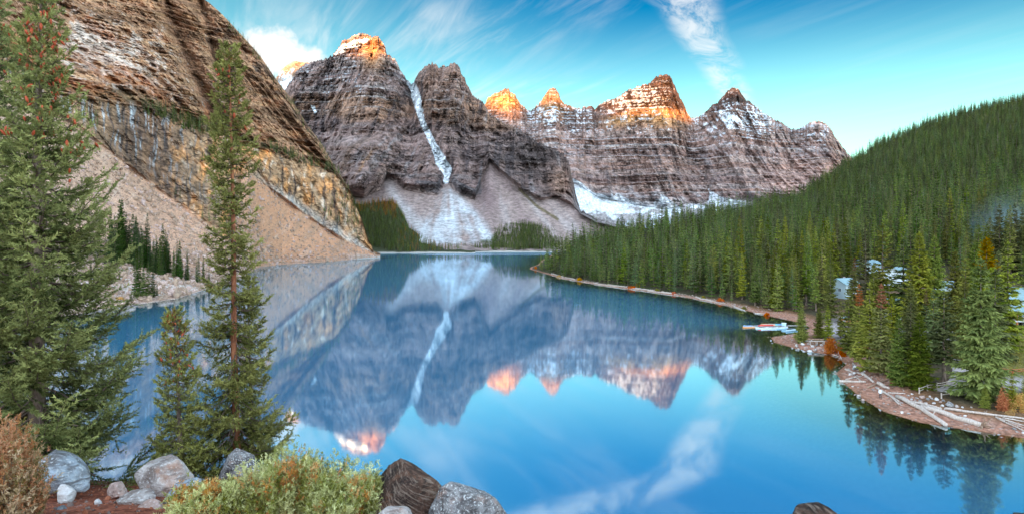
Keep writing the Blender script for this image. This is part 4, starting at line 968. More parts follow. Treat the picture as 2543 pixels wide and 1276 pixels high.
# ================================================================== FOREGROUND: spruces, junipers, boulders
def brushes(P, D, Ln, K, nl, nw, q, spread=.85):
    """needle tufts along short shoots: triangles"""
    M = len(P); Ln = np.broadcast_to(np.asarray(Ln, float), (M,)); nl = np.broadcast_to(np.asarray(nl, float), (M,))
    t = (np.arange(K)[None] + q.rand(M, K)) / K
    B = P[:, None] + D[:, None] * (Ln[:, None] * t)[..., None]
    rd = q.normal(size=(M, K, 3)); rd = norm(rd - D[:, None] * (rd * D[:, None]).sum(-1, keepdims=True))
    dn = norm(D[:, None] * .75 + rd * spread); tip = B + dn * (nl[:, None] * q.uniform(.75, 1.2, (M, K)))[..., None]
    sd = norm(np.cross(dn, q.normal(size=(M, K, 3)))) * (nw * .5)
    V = np.stack([B - sd, B + sd, tip], -2).reshape(-1, 3)
    return V, np.arange(len(V)).reshape(-1, 3)

def fg_spruce(seed, h, prof, spacing=.36, nbr=6, twsp=.10, gap=0.0, K=10, nl=.075, nw=.026, droop=.25, upt=.35, side=None, bare=0.0, tint0=.3, rust_top=0.0, fill=1.0):
    """prof: list of (height fraction, bough length). Returns crown geometry (needles + bough wood), bough tips for cones"""
    q = np.random.RandomState(seed); BP, BD, BL, BT = [], [], [], []; wood = Geo(); tips = []
    z = prof[0][0] * h
    while z < h * .985:
        f = z / h; Lb = np.interp(f, [a for a, b in prof], [b for a, b in prof]); a0 = q.rand() * 6.28
        nb = max(3, int(round(nbr * (1 - .35 * f))))
        for k in range(nb):
            if q.rand() < gap: continue
            az = a0 + 6.283 * k / nb + q.normal() * .3; L = Lb * q.uniform(.6, 1.12) + .06
            if side is not None: L *= side(az, f)
            if L < .08: continue
            d = np.array([math.cos(az), math.sin(az), 0]); pit = (-droop + .9 * f ** 1.6) + q.normal() * .12
            n = 8; s = np.linspace(0, 1, n); zb = z + q.normal() * .06
            path = d * (L * s)[:, None] + np.array([0, 0, 1.]) * (zb + L * (pit * s - .22 * np.sin(s * 3.1) * (1 - f) + upt * s ** 3))[:, None]
            path[1:] += q.normal(size=(n - 1, 3)) * L * .018
            tv, tf = tube(path, (.010 + .011 * L) * (1 - .85 * s), 4); wood.add(tv, tf, 1)
            tips.append((path[-2], path[-1], f, az, L))
            if q.rand() < bare: continue
            m = int(L / twsp * fill)
            bt = np.clip(tint0 + q.normal() * .16, 0, 1)
            for sgn in (-1, 1):
                for j in range(m):
                    st = (j + q.rand()) / m
                    if st < .12: continue
                    if L > 1.0 and st < .25 and q.rand() < .6: continue
                    i = st * (n - 1); i0 = min(int(i), n - 2); p = path[i0] + (path[i0 + 1] - path[i0]) * (i - i0)
                    ax = norm((path[i0 + 1] - path[i0])[None])[0]
                    sd = np.cross(ax, [0, 0, 1.]); sd /= np.linalg.norm(sd) + 1e-9
                    tl = (L * .30 * (1 - .6 * st) + .09) * q.uniform(.6, 1.25); tl = min(tl, .75)
                    td = ax * .72 + sd * sgn * q.uniform(.45, .95) + np.array([0, 0, q.normal() * .22 - .12]); td /= np.linalg.norm(td)
                    nbp = max(1, int(tl / .115)); 
                    for b in range(nbp):
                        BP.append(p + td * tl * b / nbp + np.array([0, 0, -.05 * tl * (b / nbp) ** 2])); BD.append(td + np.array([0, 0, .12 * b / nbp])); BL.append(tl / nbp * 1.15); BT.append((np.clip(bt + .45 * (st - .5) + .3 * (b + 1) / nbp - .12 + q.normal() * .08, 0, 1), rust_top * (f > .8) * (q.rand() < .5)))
            for b in range(3):
                BP.append(path[-2] + (path[-1] - path[-2]) * b / 3); BD.append(path[-1] - path[-2]); BL.append(.12); BT.append((min(1, bt + .35), 0))
        z += spacing * q.uniform(.7, 1.3) * (1 - .45 * f)
    for b in range(10):
        BP.append(np.array([0, 0, h * (.95 + .005 * b)])); BD.append(np.array([q.normal() * .25, q.normal() * .25, 1.])); BL.append(.12); BT.append((.5, rust_top))
    BP, BD = np.array(BP), norm(np.array(BD)); BT = np.array(BT)
    V, Fq = brushes(BP, BD, np.array(BL), K, nl, nw, q)
    T = np.zeros((len(BP), K, 3, 3)); T[..., 0] = BT[:, 0, None, None]; T[..., 1] = BT[:, 1, None, None]; T[:, :, 2, 0] = np.clip(T[:, :, 2, 0] + .15, 0, 1)
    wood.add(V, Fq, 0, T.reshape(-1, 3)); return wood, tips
def cone_mesh():
    s = np.linspace(0, 1, 6); r = np.array([.25, .8, 1, .9, .6, .15]) * .022
    tv, tf = tube(np.stack([0 * s, 0 * s, -s * .11], -1), r, 6); return me_np('spruce_cone', tv, capped(tv, tf, 6), [M_cone], None, True)
M_cone = simple('red_brown_cone', (.40, .07, .025), .6, .35, 30)
CONE = cone_mesh()
def add_cones(root, tips, n, frac, seed, scale=1.0, az_ok=None):
    q = np.random.RandomState(seed); c = [t for t in tips if frac[0] < t[2] < frac[1] and (az_ok is None or az_ok(t[3]))]
    q.shuffle(c) if False else None
    if not c: return
    for i in range(n):
        a, b, f, az, L = c[q.randint(len(c))]; t = q.uniform(-2.2, 1.0)
        p = a + (b - a) * t + np.array([q.normal() * .05, q.normal() * .05, -.02])
        o = link('cone', CONE, root); o.location = p; o.rotation_euler = (q.normal() * .35, q.normal() * .35, q.rand() * 6); sc = scale * q.uniform(.75, 1.25); o.scale = (sc,) * 3
def fg_tree(px, py, Y, top, seed, prof, label, leaf, bark, r0, lean=0.0, cones=None, **kw):
    b = W(px, py, Y); b.z = float(rockpile_z(b.x, b.y)) - .05; h = (CH + (HY - top) / F * Y) - b.z
    t = empty('spruce_tree', b); tag(t, label, 'tree', 'spruces on the rock pile in front')
    g, tips = fg_spruce(seed, h, prof, **kw)
    if lean:
        for v in g.V: v[:, 0] += lean * (v[:, 2] / h) ** 1.4
        tips = [(a + np.array([lean * (a[2] / h) ** 1.4, 0, 0]), c + np.array([lean * (c[2] / h) ** 1.4, 0, 0]), f, az, L) for a, c, f, az, L in tips]
    link('crown', g.mesh('near_crown', [leaf, M_dead]), t)
    s = np.linspace(0, 1, 14); q = np.random.RandomState(seed)
    p = np.stack([lean * s ** 1.4 + np.cumsum(q.normal(size=14)) * .006, np.cumsum(q.normal(size=14)) * .006, h * .99 * s - .3 * (s == 0)], -1)
    tv, tf = tube(p, r0 * (1 - .95 * s) ** .9 * np.where(s == 0, 1.5, 1) + .006, 9); link('trunk', me_np('near_trunk', tv, tf, [bark], None, True), t)
    if cones: add_cones(t, tips, *cones)
    return t
def foreground_trees():
    fg_tree(90, 1100, 12.5, -45, 3, [(.02, 2.35), (.12, 2.15), (.26, 1.85), (.38, 1.65), (.5, 1.35), (.56, 1.3), (.63, 1.05), (.72, .72), (.8, .5), (.9, .33), (1, .06)],
            'large blue green spruce hung with red cones at the left', M_fgb, M_bark, .17, .12, (120, (.62, .95), 5, 1.15, lambda a: math.cos(a) > -.3), spacing=.27, nbr=8, droop=.30, twsp=.075, tint0=.24, gap=.06)
    fg_tree(-38, 1110, 13.5, -70, 4, [(.05, 1.9), (.3, 1.5), (.55, 1.25), (.75, .9), (.9, .5), (1, .06)],
            'spruce half cut off by the left edge of the view', M_fgb, M_bark, .15, 0, (40, (.75, .97), 6, 1.2), spacing=.28, nbr=7, tint0=.26)
    fg_tree(588, 1128, 14.0, 108, 8, [(.02, 1.6), (.12, 1.2), (.22, .95), (.34, .70), (.42, .60), (.5, .50), (.56, .58), (.62, .44), (.7, .52), (.78, .46), (.86, .34), (.94, .2), (1, .04)],
            'tall thin spruce with a reddish trunk standing against the lake', M_fg, M_bark_red, .085, -.20, (26, (.80, .97), 7, 1.0), spacing=.20, nbr=7, gap=.22, droop=.42, upt=.25, bare=.08, tint0=.24, twsp=.075)
    fg_tree(450, 1145, 13.0, 772, 12, [(.02, .60), (.2, .52), (.35, .44), (.55, .34), (.7, .30), (.85, .20), (1, .03)],
            'short young spruce with rusty cones on its top', M_fg, M_bark, .055, -.14, (80, (.62, .99), 8, .8), spacing=.14, nbr=7, twsp=.07, droop=.30, tint0=.3, rust_top=.35, nl=.06, nw=.02)
    fg_tree(628, 1140, 14.8, 690, 15, [(.05, .62), (.3, .5), (.5, .40), (.7, .28), (.9, .14), (1, .03)],
            'thin dark stemmed spruce close behind the tall reddish trunk', M_fg, M_dead, .045, -.10, spacing=.18, nbr=6, gap=.2, droop=.5, bare=.18, tint0=.2)
foreground_trees()

def juniper(name, px, py, Y, rx, ry, rz, n, seed, leaf, label, group=None, up=.5, lean=(0, 0), nl=.045, warm=.2, pale=.4, cat='bush', tone=None, spr=.42):
    """a spreading juniper: sprigs that fan out from the root, needles toward their ends, woody stems"""
    q = np.random.RandomState(seed); b = W(px, py, Y); b.z = float(rockpile_z(b.x, b.y)) - .05
    t = empty(name, b); tag(t, label, cat, group); wood = Geo(); BP, BD, BL, BT = [], [], [], []
    for i in range(n):
        az = q.rand() * 6.283; e = math.asin(q.uniform(.05, 1) ** 1.0)
        rr = q.uniform(.62, 1.0) * (1 + .16 * math.sin(az * 3 + seed) + .1 * math.sin(az * 7))
        tip = np.array([math.cos(az) * math.cos(e) * rx * rr + lean[0] * rz * math.sin(e), math.sin(az) * math.cos(e) * ry * rr + lean[1] * rz * math.sin(e), math.sin(e) * rz * rr + .05])
        st = tip * np.array([.35, .35, .05]); nseg = 6; s = np.linspace(0, 1, nseg)
        path = st + (tip - st) * s[:, None] + np.array([0, 0, 1.]) * (np.sin(s * 3.14) * -.12 * rz + up * .12 * s ** 2)[:, None]
        if i % 4 == 0: tv, tf = tube(path, .012 * (1 - .8 * s), 4); wood.add(tv, tf, 1)
        L = np.linalg.norm(path[-1] - path[0]); w_ = q.rand(); cl = math.sin(az * 2 + seed) * .2
        wt = q.rand() < warm * (1 + 1.4 * (math.sin(e) > .75)); pl = np.clip(pale + cl + q.normal() * .34, 0, 1)
        for j in range(15):
            u = 1 - spr * (j / 14.) ** 1.3 * min(1, .55 / L + .3); i0 = min(int(u * (nseg - 1)), nseg - 2); p = path[i0] + (path[i0 + 1] - path[i0]) * (u * (nseg - 1) - i0)
            ax = norm((path[i0 + 1] - path[i0])[None])[0]; dd = ax * .6 + q.normal(size=3) * .6 + np.array([0, 0, up]); dd /= np.linalg.norm(dd)
            off = q.normal(size=3) * .035
            BP.append(p + off); BD.append(dd); BL.append(.07 * q.uniform(.7, 1.3)); BT.append((np.clip(pl * (1 - .75 * j / 14.) + q.normal() * .1, 0, 1), (.85 if wt else 0.12 * w_) * q.uniform(.5, 1), j / 14.))
    BP, BD, BT = np.array(BP), norm(np.array(BD)), np.array(BT)
    K = 8; V, Fq = brushes(BP, BD, np.array(BL), K, nl, .013, q)
    T = np.zeros((len(BP), K, 3, 3)); T[..., 0] = BT[:, 0, None, None]; T[..., 1] = BT[:, 1, None, None]; T[:, :, 2, 0] = np.clip(T[:, :, 2, 0] + .2, 0, 1)
    link('foliage', me_np('juniper_foliage', V, Fq, [leaf], None, False, {'tint': T.reshape(-1, 3)}), t)
    if wood.n: link('stem', wood.mesh('juniper_stem', [leaf, M_dead]), t)
    return t
M_jun = foliage_mat('juniper_needles', (.17, .20, .015), (.76, .78, .36), (.66, .24, .04), .01, .2, .04, .05)
M_jun_or = foliage_mat('rusty_juniper', (.17, .14, .035), (.66, .50, .30), (.50, .21, .08), .01, .2, .04, .05)
def junipers():
    juniper('juniper_bush', 690, 1262, 8.7, 1.15, .9, .78, 620, 2, M_jun, 'spreading silvery green juniper in front of the speckled boulder', 'junipers on the rock pile', .5, (.35, 0), pale=.40, warm=.10)
    juniper('juniper_bush', 850, 1300, 8.3, .60, .5, .46, 300, 5, M_jun, 'low green juniper leaning against the dark brown rock', 'junipers on the rock pile', .35, (.5, 0), pale=.36, warm=.07)
    juniper('juniper_bush', 500, 1292, 8.0, .48, .5, .36, 210, 6, M_jun, 'small pale juniper beside the flat bluish slab', 'junipers on the rock pile', .6, pale=.6, warm=.2)
    juniper('juniper_bush', 690, 1160, 10.3, .62, .5, .50, 200, 7, M_jun_or, 'orange tipped juniper behind the silvery green one', 'junipers on the rock pile', .5, (.3, 0), pale=.3, warm=.7)
    juniper('juniper_bush', -5, 1290, 7.6, .56, .6, 1.22, 620, 9, M_jun_or, 'tall orange juniper in the lower left corner', 'junipers on the rock pile', .7, pale=.42, warm=.30, nl=.04, spr=.7)
junipers()

# ---------------------------------------------------------------- boulders
def stone_mat(name, base, dark, light, s=3.0, rust=(.40, .16, .07), rusty=.2, speck=.5, layer=0.0):
    m, t, out = mat(name); tc = t.n('ShaderNodeTexCoord').outputs['Object']
    n1 = t.noise(tc, s, 8, .65); n2 = t.noise(tc, s * 9, 4, .6); n3 = t.noise(t.map(tc, (1, 1, 1), (.4, .3, 0), (3, 7, 1)), s * .8, 5, .6); ly = t.noise(t.map(tc, (1, 1, 5), (.35, -.5, 0)), s * 1.6, 5, .6)
    c = t.mix(t.sm(n1, .35, .65), (*dark, 1), (*base, 1)); c = t.mix(t.m('MULTIPLY', t.sm(n2, .52, .68), speck), c, (*light, 1))
    c = t.mix(t.m('MULTIPLY', t.sm(n3, .56, .70), rusty * 3, clamp=True), c, (*rust, 1))
    c = t.mix(t.m('MULTIPLY', t.sm(ly, .54, .62), .75), c, (*dark, 1))
    if layer:                                            # thin beds that lie along the stone's slope
        lv = t.noise(t.map(t.map(tc, (1, 1, 1), (0, R(-33), 0)), (.6, 1.2, 9)), s * 1.5, 7, .7, .4)
        c = t.mix(t.m('MULTIPLY', t.sm(lv, .50, .62), layer), c, (*light, 1)); c = t.mix(t.m('MULTIPLY', t.sm(lv, .46, .36), layer), c, (*dark, 1)); n1 = t.m('ADD', n1, t.m('MULTIPLY', lv, 1.5))
    h = t.m('ADD', n1, t.m('MULTIPLY', n2, .35)); h = t.m('ADD', h, t.m('MULTIPLY', ly, .5))
    p = t.n('ShaderNodeBsdfPrincipled', {'Base Color': c, 'Roughness': .88, 'Specular IOR Level': .2, 'Normal': t.n('ShaderNodeBump', {'Strength': 1.0, 'Distance': .09, 'Height': h}).outputs[0]})
    t.L.new(p.outputs[0], out.inputs[0]); return m
M_st_blue = stone_mat('blue_grey_stone', (.36, .41, .46), (.11, .10, .10), (.60, .60, .60), 2.2, rusty=.10, speck=.7)
M_st_pale = stone_mat('pale_stone', (.58, .50, .46), (.20, .15, .13), (.80, .78, .76), 2.4, rusty=.15)
M_st_white = stone_mat('white_stone', (.76, .73, .72), (.55, .48, .45), (.84, .83, .82), 3, rusty=.05)
M_st_speck = stone_mat('lichen_stone', (.34, .31, .30), (.08, .07, .07), (.78, .77, .75), 3.5, rusty=.12, speck=.9)
M_st_brown = stone_mat('dark_brown_stone', (.19, .095, .062), (.035, .022, .018), (.42, .30, .23), 2.6, (.30, .10, .035), .15, .4, .7)
M_st_pink = stone_mat('pink_stone', (.58, .40, .34), (.30, .20, .17), (.74, .66, .62), 3, rusty=.12)
def ico(sub):
    bm = bmesh.new(); bmesh.ops.create_icosphere(bm, subdivisions=sub, radius=1); bm.verts.ensure_lookup_table()
    V = np.array([v.co for v in bm.verts]); Fq = np.array([[v.index for v in f.verts] for f in bm.faces]); bm.free(); return V, Fq
_ICO = {k: ico(k) for k in (1, 2, 3, 5)}
def hull_shape(pts, sub=5, soft=160, rough=.03, seed=0, cuts=24):
    """a stone grown inside the hull of some points, with worn edges and a rough skin"""
    pts = np.asarray(pts, float); c = pts.mean(0); bm = bmesh.new()
    for p in pts: bm.verts.new(p - c)
    r = bmesh.ops.convex_hull(bm, input=bm.verts[:]); bm.faces.ensure_lookup_table(); bm.normal_update()
    n = np.array([f.normal for f in bm.faces]); d = np.array([f.calc_center_median().dot(f.normal) for f in bm.faces]); bm.free()
    sgn = np.sign(d); n *= sgn[:, None]; d = np.abs(d) + 1e-4
    qc = np.random.RandomState(seed + 100); nc = norm(qc.normal(size=(cuts, 3)) + np.array([0, -.3, .3])); sup = (nc @ (pts - c).T).max(1) * qc.uniform(.62, .97, cuts); n = np.concatenate([n, nc]); d = np.concatenate([d, sup])
    V, Fq = _ICO[sub]; k = np.maximum(V @ n.T, 0) / d[None]
    R_ = 1 / (np.sum(k ** soft, 1) ** (1 / soft)); V = V * R_[:, None]; sz = np.ptp(pts, axis=0).max()
    q = V / sz * 3 + seed * 7.1
    nz = fbm(q[:, 0], q[:, 1], q[:, 2], 5, .55) * .9 + (ridged(q[:, 0] * 1.7, q[:, 1] * 1.7, q[:, 2] * 1.7, 4) - .3) * .5
    nz -= nz.mean(); ln = np.linalg.norm(V, axis=1); V = V + norm(V) * (nz * rough * 1.5 * np.minimum(ln, sz * .42))[:, None]
    return V + c, Fq
def boulder_outline(outline, Y, depth, m, label, seed, name='boulder', rough=.035, soft=160, group='boulders on the rock pile', cat='boulder'):
    o = np.array(outline, float); c = o.mean(0); P = []
    qs = np.random.RandomState(seed)
    for k, y in ((1.0, Y), (.97, Y + depth * .35), (.60, Y - depth * .38), (.75, Y + depth * .8)):
        for p in c + (o - c) * k * (1 if k == 1 else qs.uniform(.8, 1.12, (len(o), 1))): w = W(p[0], p[1], Y); P.append((w.x * y / Y if y > Y else w.x, y, w.z))
    V, Fq = hull_shape(P, 5, soft, rough, seed); loc = np.array([V[:, 0].mean(), V[:, 1].mean(), V[:, 2].min()])
    ob = link(name, me_np('boulder', V - loc, Fq, [m], None, True)); ob.location = loc; tag(ob, label, cat, group); return ob
def boulders():
    B = boulder_outline
    B([(92, 1215), (90, 1150), (104, 1124), (130, 1121), (165, 1134), (200, 1154), (230, 1180), (248, 1204), (246, 1222), (120, 1226)], 10.3, .9, M_st_blue, 'large smooth blue grey boulder under the big spruce', 1, rough=.016, soft=30)
    B([(322, 1195), (345, 1165), (390, 1141), (412, 1135), (442, 1143), (476, 1166), (502, 1182), (500, 1225), (440, 1250), (395, 1250)], 10.9, .8, M_st_pale, 'pale angular boulder with a brown streaked left flank', 2, rough=.05)
    B([(536, 1200), (540, 1172), (560, 1142), (588, 1121), (602, 1118), (626, 1131), (642, 1152), (652, 1205)], 11.8, .7, M_st_speck, 'grey lichen speckled boulder at the foot of the reddish trunk', 3, rough=.04)
    B([(139, 1214), (141, 1199), (152, 1199), (188, 1220), (193, 1231), (188, 1250), (142, 1250)], 9.6, .25, M_st_white, 'small white angular rock in front of the smooth boulder', 4, 'rock', .02, cat='rock')
    B([(262, 1224), (268, 1212), (281, 1198), (300, 1197), (312, 1210), (319, 1224), (316, 1240), (266, 1240)], 10.0, .25, M_st_pink, 'small pinkish white rock sitting alone on the red soil', 5, 'rock', .03, cat='rock')
    B([(288, 1243), (330, 1233), (386, 1228), (398, 1236), (388, 1256), (322, 1268), (300, 1262)], 9.2, .4, M_st_pale, 'flat grey brown slab tilted out of the red soil', 6, 'slab', .03, cat='slab')
    B([(388, 1252), (430, 1221), (500, 1194), (520, 1205), (505, 1232), (470, 1252), (420, 1275)], 9.4, .5, M_st_blue, 'long bluish slab leaning against the pale angular boulder', 7, 'slab', .025, cat='slab')
    B([(318, 1270), (385, 1252), (424, 1266), (400, 1300), (325, 1305)], 8.6, .4, M_st_pink, 'pinkish flat slab at the bottom edge of the view', 8, 'slab', .025, cat='slab')
    B([(125, 1300), (138, 1262), (165, 1265), (186, 1300)], 8.5, .3, M_st_blue, 'bluish rock just entering at the bottom left edge', 9, 'rock', .02, cat='rock')
    B([(184, 1256), (204, 1256), (216, 1268), (214, 1290), (196, 1290)], 8.8, .2, M_st_white, 'white stone half buried near the bottom left edge', 10, 'rock', .03, cat='rock')
    B([(234, 1240), (246, 1240), (254, 1250), (252, 1262), (238, 1258)], 9.2, .12, M_st_white, 'little white stone in the middle of the red soil', 11, 'rock', .03, cat='rock')
    B([(286, 1268), (304, 1266), (310, 1276), (305, 1295), (288, 1295)], 8.7, .15, M_st_white, 'white stone chip left of the pinkish slab', 12, 'rock', .03, cat='rock')
    B([(895, 1275), (915, 1234), (945, 1200), (962, 1174), (984, 1163), (1002, 1165), (1034, 1182), (1076, 1208), (1106, 1222), (1150, 1270), (1180, 1400), (870, 1400)], 8.2, .9, M_st_brown, 'dark brown layered rock beside the lake, sloping to the right', 13, rough=.05, soft=200)
    B([(1050, 1300), (1092, 1224), (1118, 1212), (1152, 1224), (1192, 1234), (1224, 1252), (1256, 1280), (1300, 1340), (1310, 1420), (1040, 1420)], 7.8, .6, M_st_speck, 'grey white speckled rock right of the dark brown one', 14, rough=.05)
    B([(940, 1266), (985, 1262), (1026, 1272), (1035, 1340), (930, 1340)], 7.5, .35, M_st_pale, 'flat pale rock below the dark brown one', 15, 'rock', .02, cat='rock')
    B([(1945, 1330), (1972, 1269), (2008, 1260), (2042, 1256), (2072, 1263), (2110, 1330), (2120, 1490), (1930, 1490)], 7.0, .5, M_st_brown, 'dark rock tip showing at the bottom right of the lake', 16, 'rock', .04, cat='rock')
    B([(2508, 1330), (2513, 1257), (2540, 1250), (2572, 1255), (2590, 1330), (2590, 1490), (2500, 1490)], 7.0, .4, M_st_brown, 'blocky brown rock in the lower right corner', 17, 'rock', .03, cat='rock')
    # chips and litter on the soil: beyond counting
    q = np.random.RandomState(4); pts, var, sc, ro = [], [], [], []
    for i in range(2600):
        y = q.uniform(6, 14.5); x = q.uniform(-9, -.9) * y / 10; pts.append((x, y, float(rockpile_z(x, y)))); var.append(q.randint(3)); k = q.uniform(.008, .028) * (2.2 if q.rand() < .05 else 1); sc.append((k * q.uniform(.7, 1.6), k, k * .6)); ro.append(tuple(q.rand(3) * 6))
    scatter('gravel', pts, var, sc, ro, CHIPS, 'small chips and litter lying on the red soil')
def chip_src(seed, m):
    q = np.random.RandomState(seed); V, Fq = hull_shape(q.normal(size=(14, 3)), 1, 14, .03, seed); return bpy.data.objects.new('source_chip', me_np('chip', V, Fq, [m]))
M_litter = simple('needle_litter', (.30, .10, .05), .9, .4, 8)
CHIPS = [chip_src(1, M_litter), chip_src(2, M_litter), chip_src(3, M_st_pink)]
boulders()
# ================================================================== RIGHT SHORE: stones, driftwood, canoes, cabins, fences, a person
def box(c, s, rz=0.0):
    """V, F of a box centred at c"""
    v = np.array([(x, y, z) for x in (-.5, .5) for y in (-.5, .5) for z in (-.5, .5)]) * np.array(s)
    if rz: ca, sa = math.cos(rz), math.sin(rz); v = np.stack([v[:, 0] * ca - v[:, 1] * sa, v[:, 0] * sa + v[:, 1] * ca, v[:, 2]], -1)
    return v + np.array(c), np.array([[0, 1, 3, 2], [4, 6, 7, 5], [0, 4, 5, 1], [2, 3, 7, 6], [0, 2, 6, 4], [1, 5, 7, 3]])
def obj(name, V, Fc, m, parent=None, smooth=False): return link(name, me_np(name, V, Fc, [m], None, smooth), parent)

# ---- stones
M_rub = stone_mat('tan_stone', (.40, .27, .19), (.22, .14, .10), (.55, .44, .36), 1.2)
def stones():
    q = np.random.RandomState(21)
    protos = []
    for i, m in enumerate((M_st_pale, M_st_white, M_st_pink, M_st_speck, M_st_pale, M_st_white)):
        P = q.normal(size=(16, 3)); P /= np.linalg.norm(P, axis=1)[:, None]; V, Fq = hull_shape(P * np.array([1.15, .95, .75]), 3, 18, .03, i + 30); protos.append(me_np('stone', V, Fq, [m], None, True))
    def one(px, py, wpx, label, group, k):
        p = gh(px, py)
        if p is None: return
        r = wpx / F * p.y * .5; o = link('stone', protos[k % len(protos)]); o.location = (p.x, p.y, p.z + r * .35); o.scale = (r * q.uniform(.9, 1.15), r * q.uniform(.8, 1.1), r * q.uniform(.8, 1.05)); o.rotation_euler = (q.normal() * .2, q.normal() * .2, q.rand() * 6)
        tag(o, label, 'stone', group)
    A = [(1977, 861, 17), (1992, 857, 13), (2001, 866, 18), (1990, 851, 12), (2008, 855, 11), (2018, 862, 13), (2024, 871, 14), (2013, 875, 15), (2035, 866, 17), (2028, 858, 10), (1984, 868, 9), (1996, 874, 9), (2040, 858, 10), (2004, 848, 9), (2046, 873, 8), (2030, 880, 7), (1968, 865, 8), (2015, 847, 9), (1998, 845, 8)]
    for i, a in enumerate(A): one(*a, 'big reddish white stone at the water end of the point pile' if i in (7,) else 'rounded pale stone in the pile on the pebble point', 'stones piled on the pebble point', i)
    Bp = [(2106 + q.uniform(0, 58), 902 + q.uniform(0, 30), q.uniform(6, 13)) for _ in range(34)]
    for i, a in enumerate(Bp): one(*a, 'pale stone in the rock heap above the driftwood tangle', 'stones heaped above the driftwood tangle', i)
    Cp = [(2255, 983, 9), (2264, 979, 8), (2291, 987, 19), (2304, 993, 13), (2315, 991, 10), (2326, 993, 14), (2300, 1003, 12), (2318, 1003, 11), (2333, 999, 13), (2285, 996, 10), (2274, 998, 10), (2264, 992, 9), (2277, 990, 9), (2306, 1012, 11), (2322, 1010, 12), (2343, 996, 10), (2356, 999, 9), (2340, 1008, 11), (2330, 1018, 12), (2315, 1020, 10), (2296, 1014, 9), (2357, 1008, 22), (2377, 1011, 14), (2391, 1012, 9), (2412, 1012, 8), (2348, 1016, 10), (2255, 996, 8), (2246, 988, 8), (2289, 1006, 9), (2310, 985, 8)]
    for i, a in enumerate(Cp): one(*a, 'largest long white stone at the right end of the rock border' if i == 21 else 'broad white stone on top of the rock border by the fence' if i == 2 else 'rounded white stone in the rock border below the gravel path', 'stones of the rock border below the path', i)
    D = [(2132, 984, 12), (2118, 960, 7), (2143, 994, 15), (2168, 968, 7), (2195, 1002, 8), (2240, 1025, 12), (2256, 1028, 10), (2395, 1034, 10), (2385, 1032, 8), (2518, 1066, 12), (2525, 1072, 9), (2541, 1075, 11), (1918, 853, 6), (1915, 846, 5), (1924, 862, 6)]
    for i, a in enumerate(D): one(*a, 'single wet stone lying at the waterline of the near beach', 'loose stones along the waterline', i)
    # pebbles: beyond counting
    pts, var, sc, ro = [], [], [], []; rs = np.array(RSH)
    xy = np.stack([q.uniform(30, 125, 90000), q.uniform(62, 420, 90000)], -1); d = sdf_r(xy[:, 0], xy[:, 1]); dens = np.where(xy[:, 1] > 235, .9, .35)
    k = (d > -3.5) & (d < np.where(xy[:, 1] > 235, 5, 8)) & (q.rand(len(d)) < dens); xy = xy[k][:4500]; z = hill(xy[:, 0], xy[:, 1])
    for (x, y), zz in zip(xy, z):
        s = .04 + .13 * q.rand() ** 2.5 * (1.8 if y > 220 else 1) + .04; pts.append((x, y, zz + s * .2)); var.append(q.randint(3)); sc.append((s * q.uniform(.8, 1.5), s, s * .65)); ro.append((0, 0, q.rand() * 6))
    scatter('pebbles', pts, var, sc, ro, [chip_src(11, M_st_pale), chip_src(12, M_st_pink), chip_src(13, M_rub)], 'pebbles strewn along the pink beach of the right shore')
stones()
def rubble():
    """loose blocks on the left scree, spread evenly by area"""
    q = np.random.RandomState(8); me = LEFT_MT.data; nf = len(me.polygons); a = np.zeros(nf); me.polygons.foreach_get('area', a); c = np.zeros(nf * 3); me.polygons.foreach_get('center', c); c = c.reshape(-1, 3)
    mi = np.zeros(nf, np.int32); me.polygons.foreach_get('material_index', mi)
    u = c[:, 0] / c[:, 1] * F + CX; w = a * (mi == 1) * (u > -20) * (u < 940) * (c[:, 2] > .2) * np.where(c[:, 2] < 18, 2.5, 1) * np.where(u > 600, .5, 1); w /= w.sum()
    idx = q.choice(nf, 15000, p=w); p = c[idx] + q.normal(size=(len(idx), 3)) * np.array([.8, .8, 0])
    s = .22 + 1.25 * q.rand(len(idx)) ** 5 + .25 * q.rand(len(idx))
    scatter('scree_stones', p, q.randint(0, 4, len(idx)), np.stack([s * q.uniform(.8, 1.6, len(s)), s, s * .7], -1), q.rand(len(idx), 3) * 6, [chip_src(14, M_rub), chip_src(15, M_st_pink), chip_src(16, M_rub), chip_src(17, M_rub)], 'loose grey and tan blocks lying on the left scree and shore')
rubble()

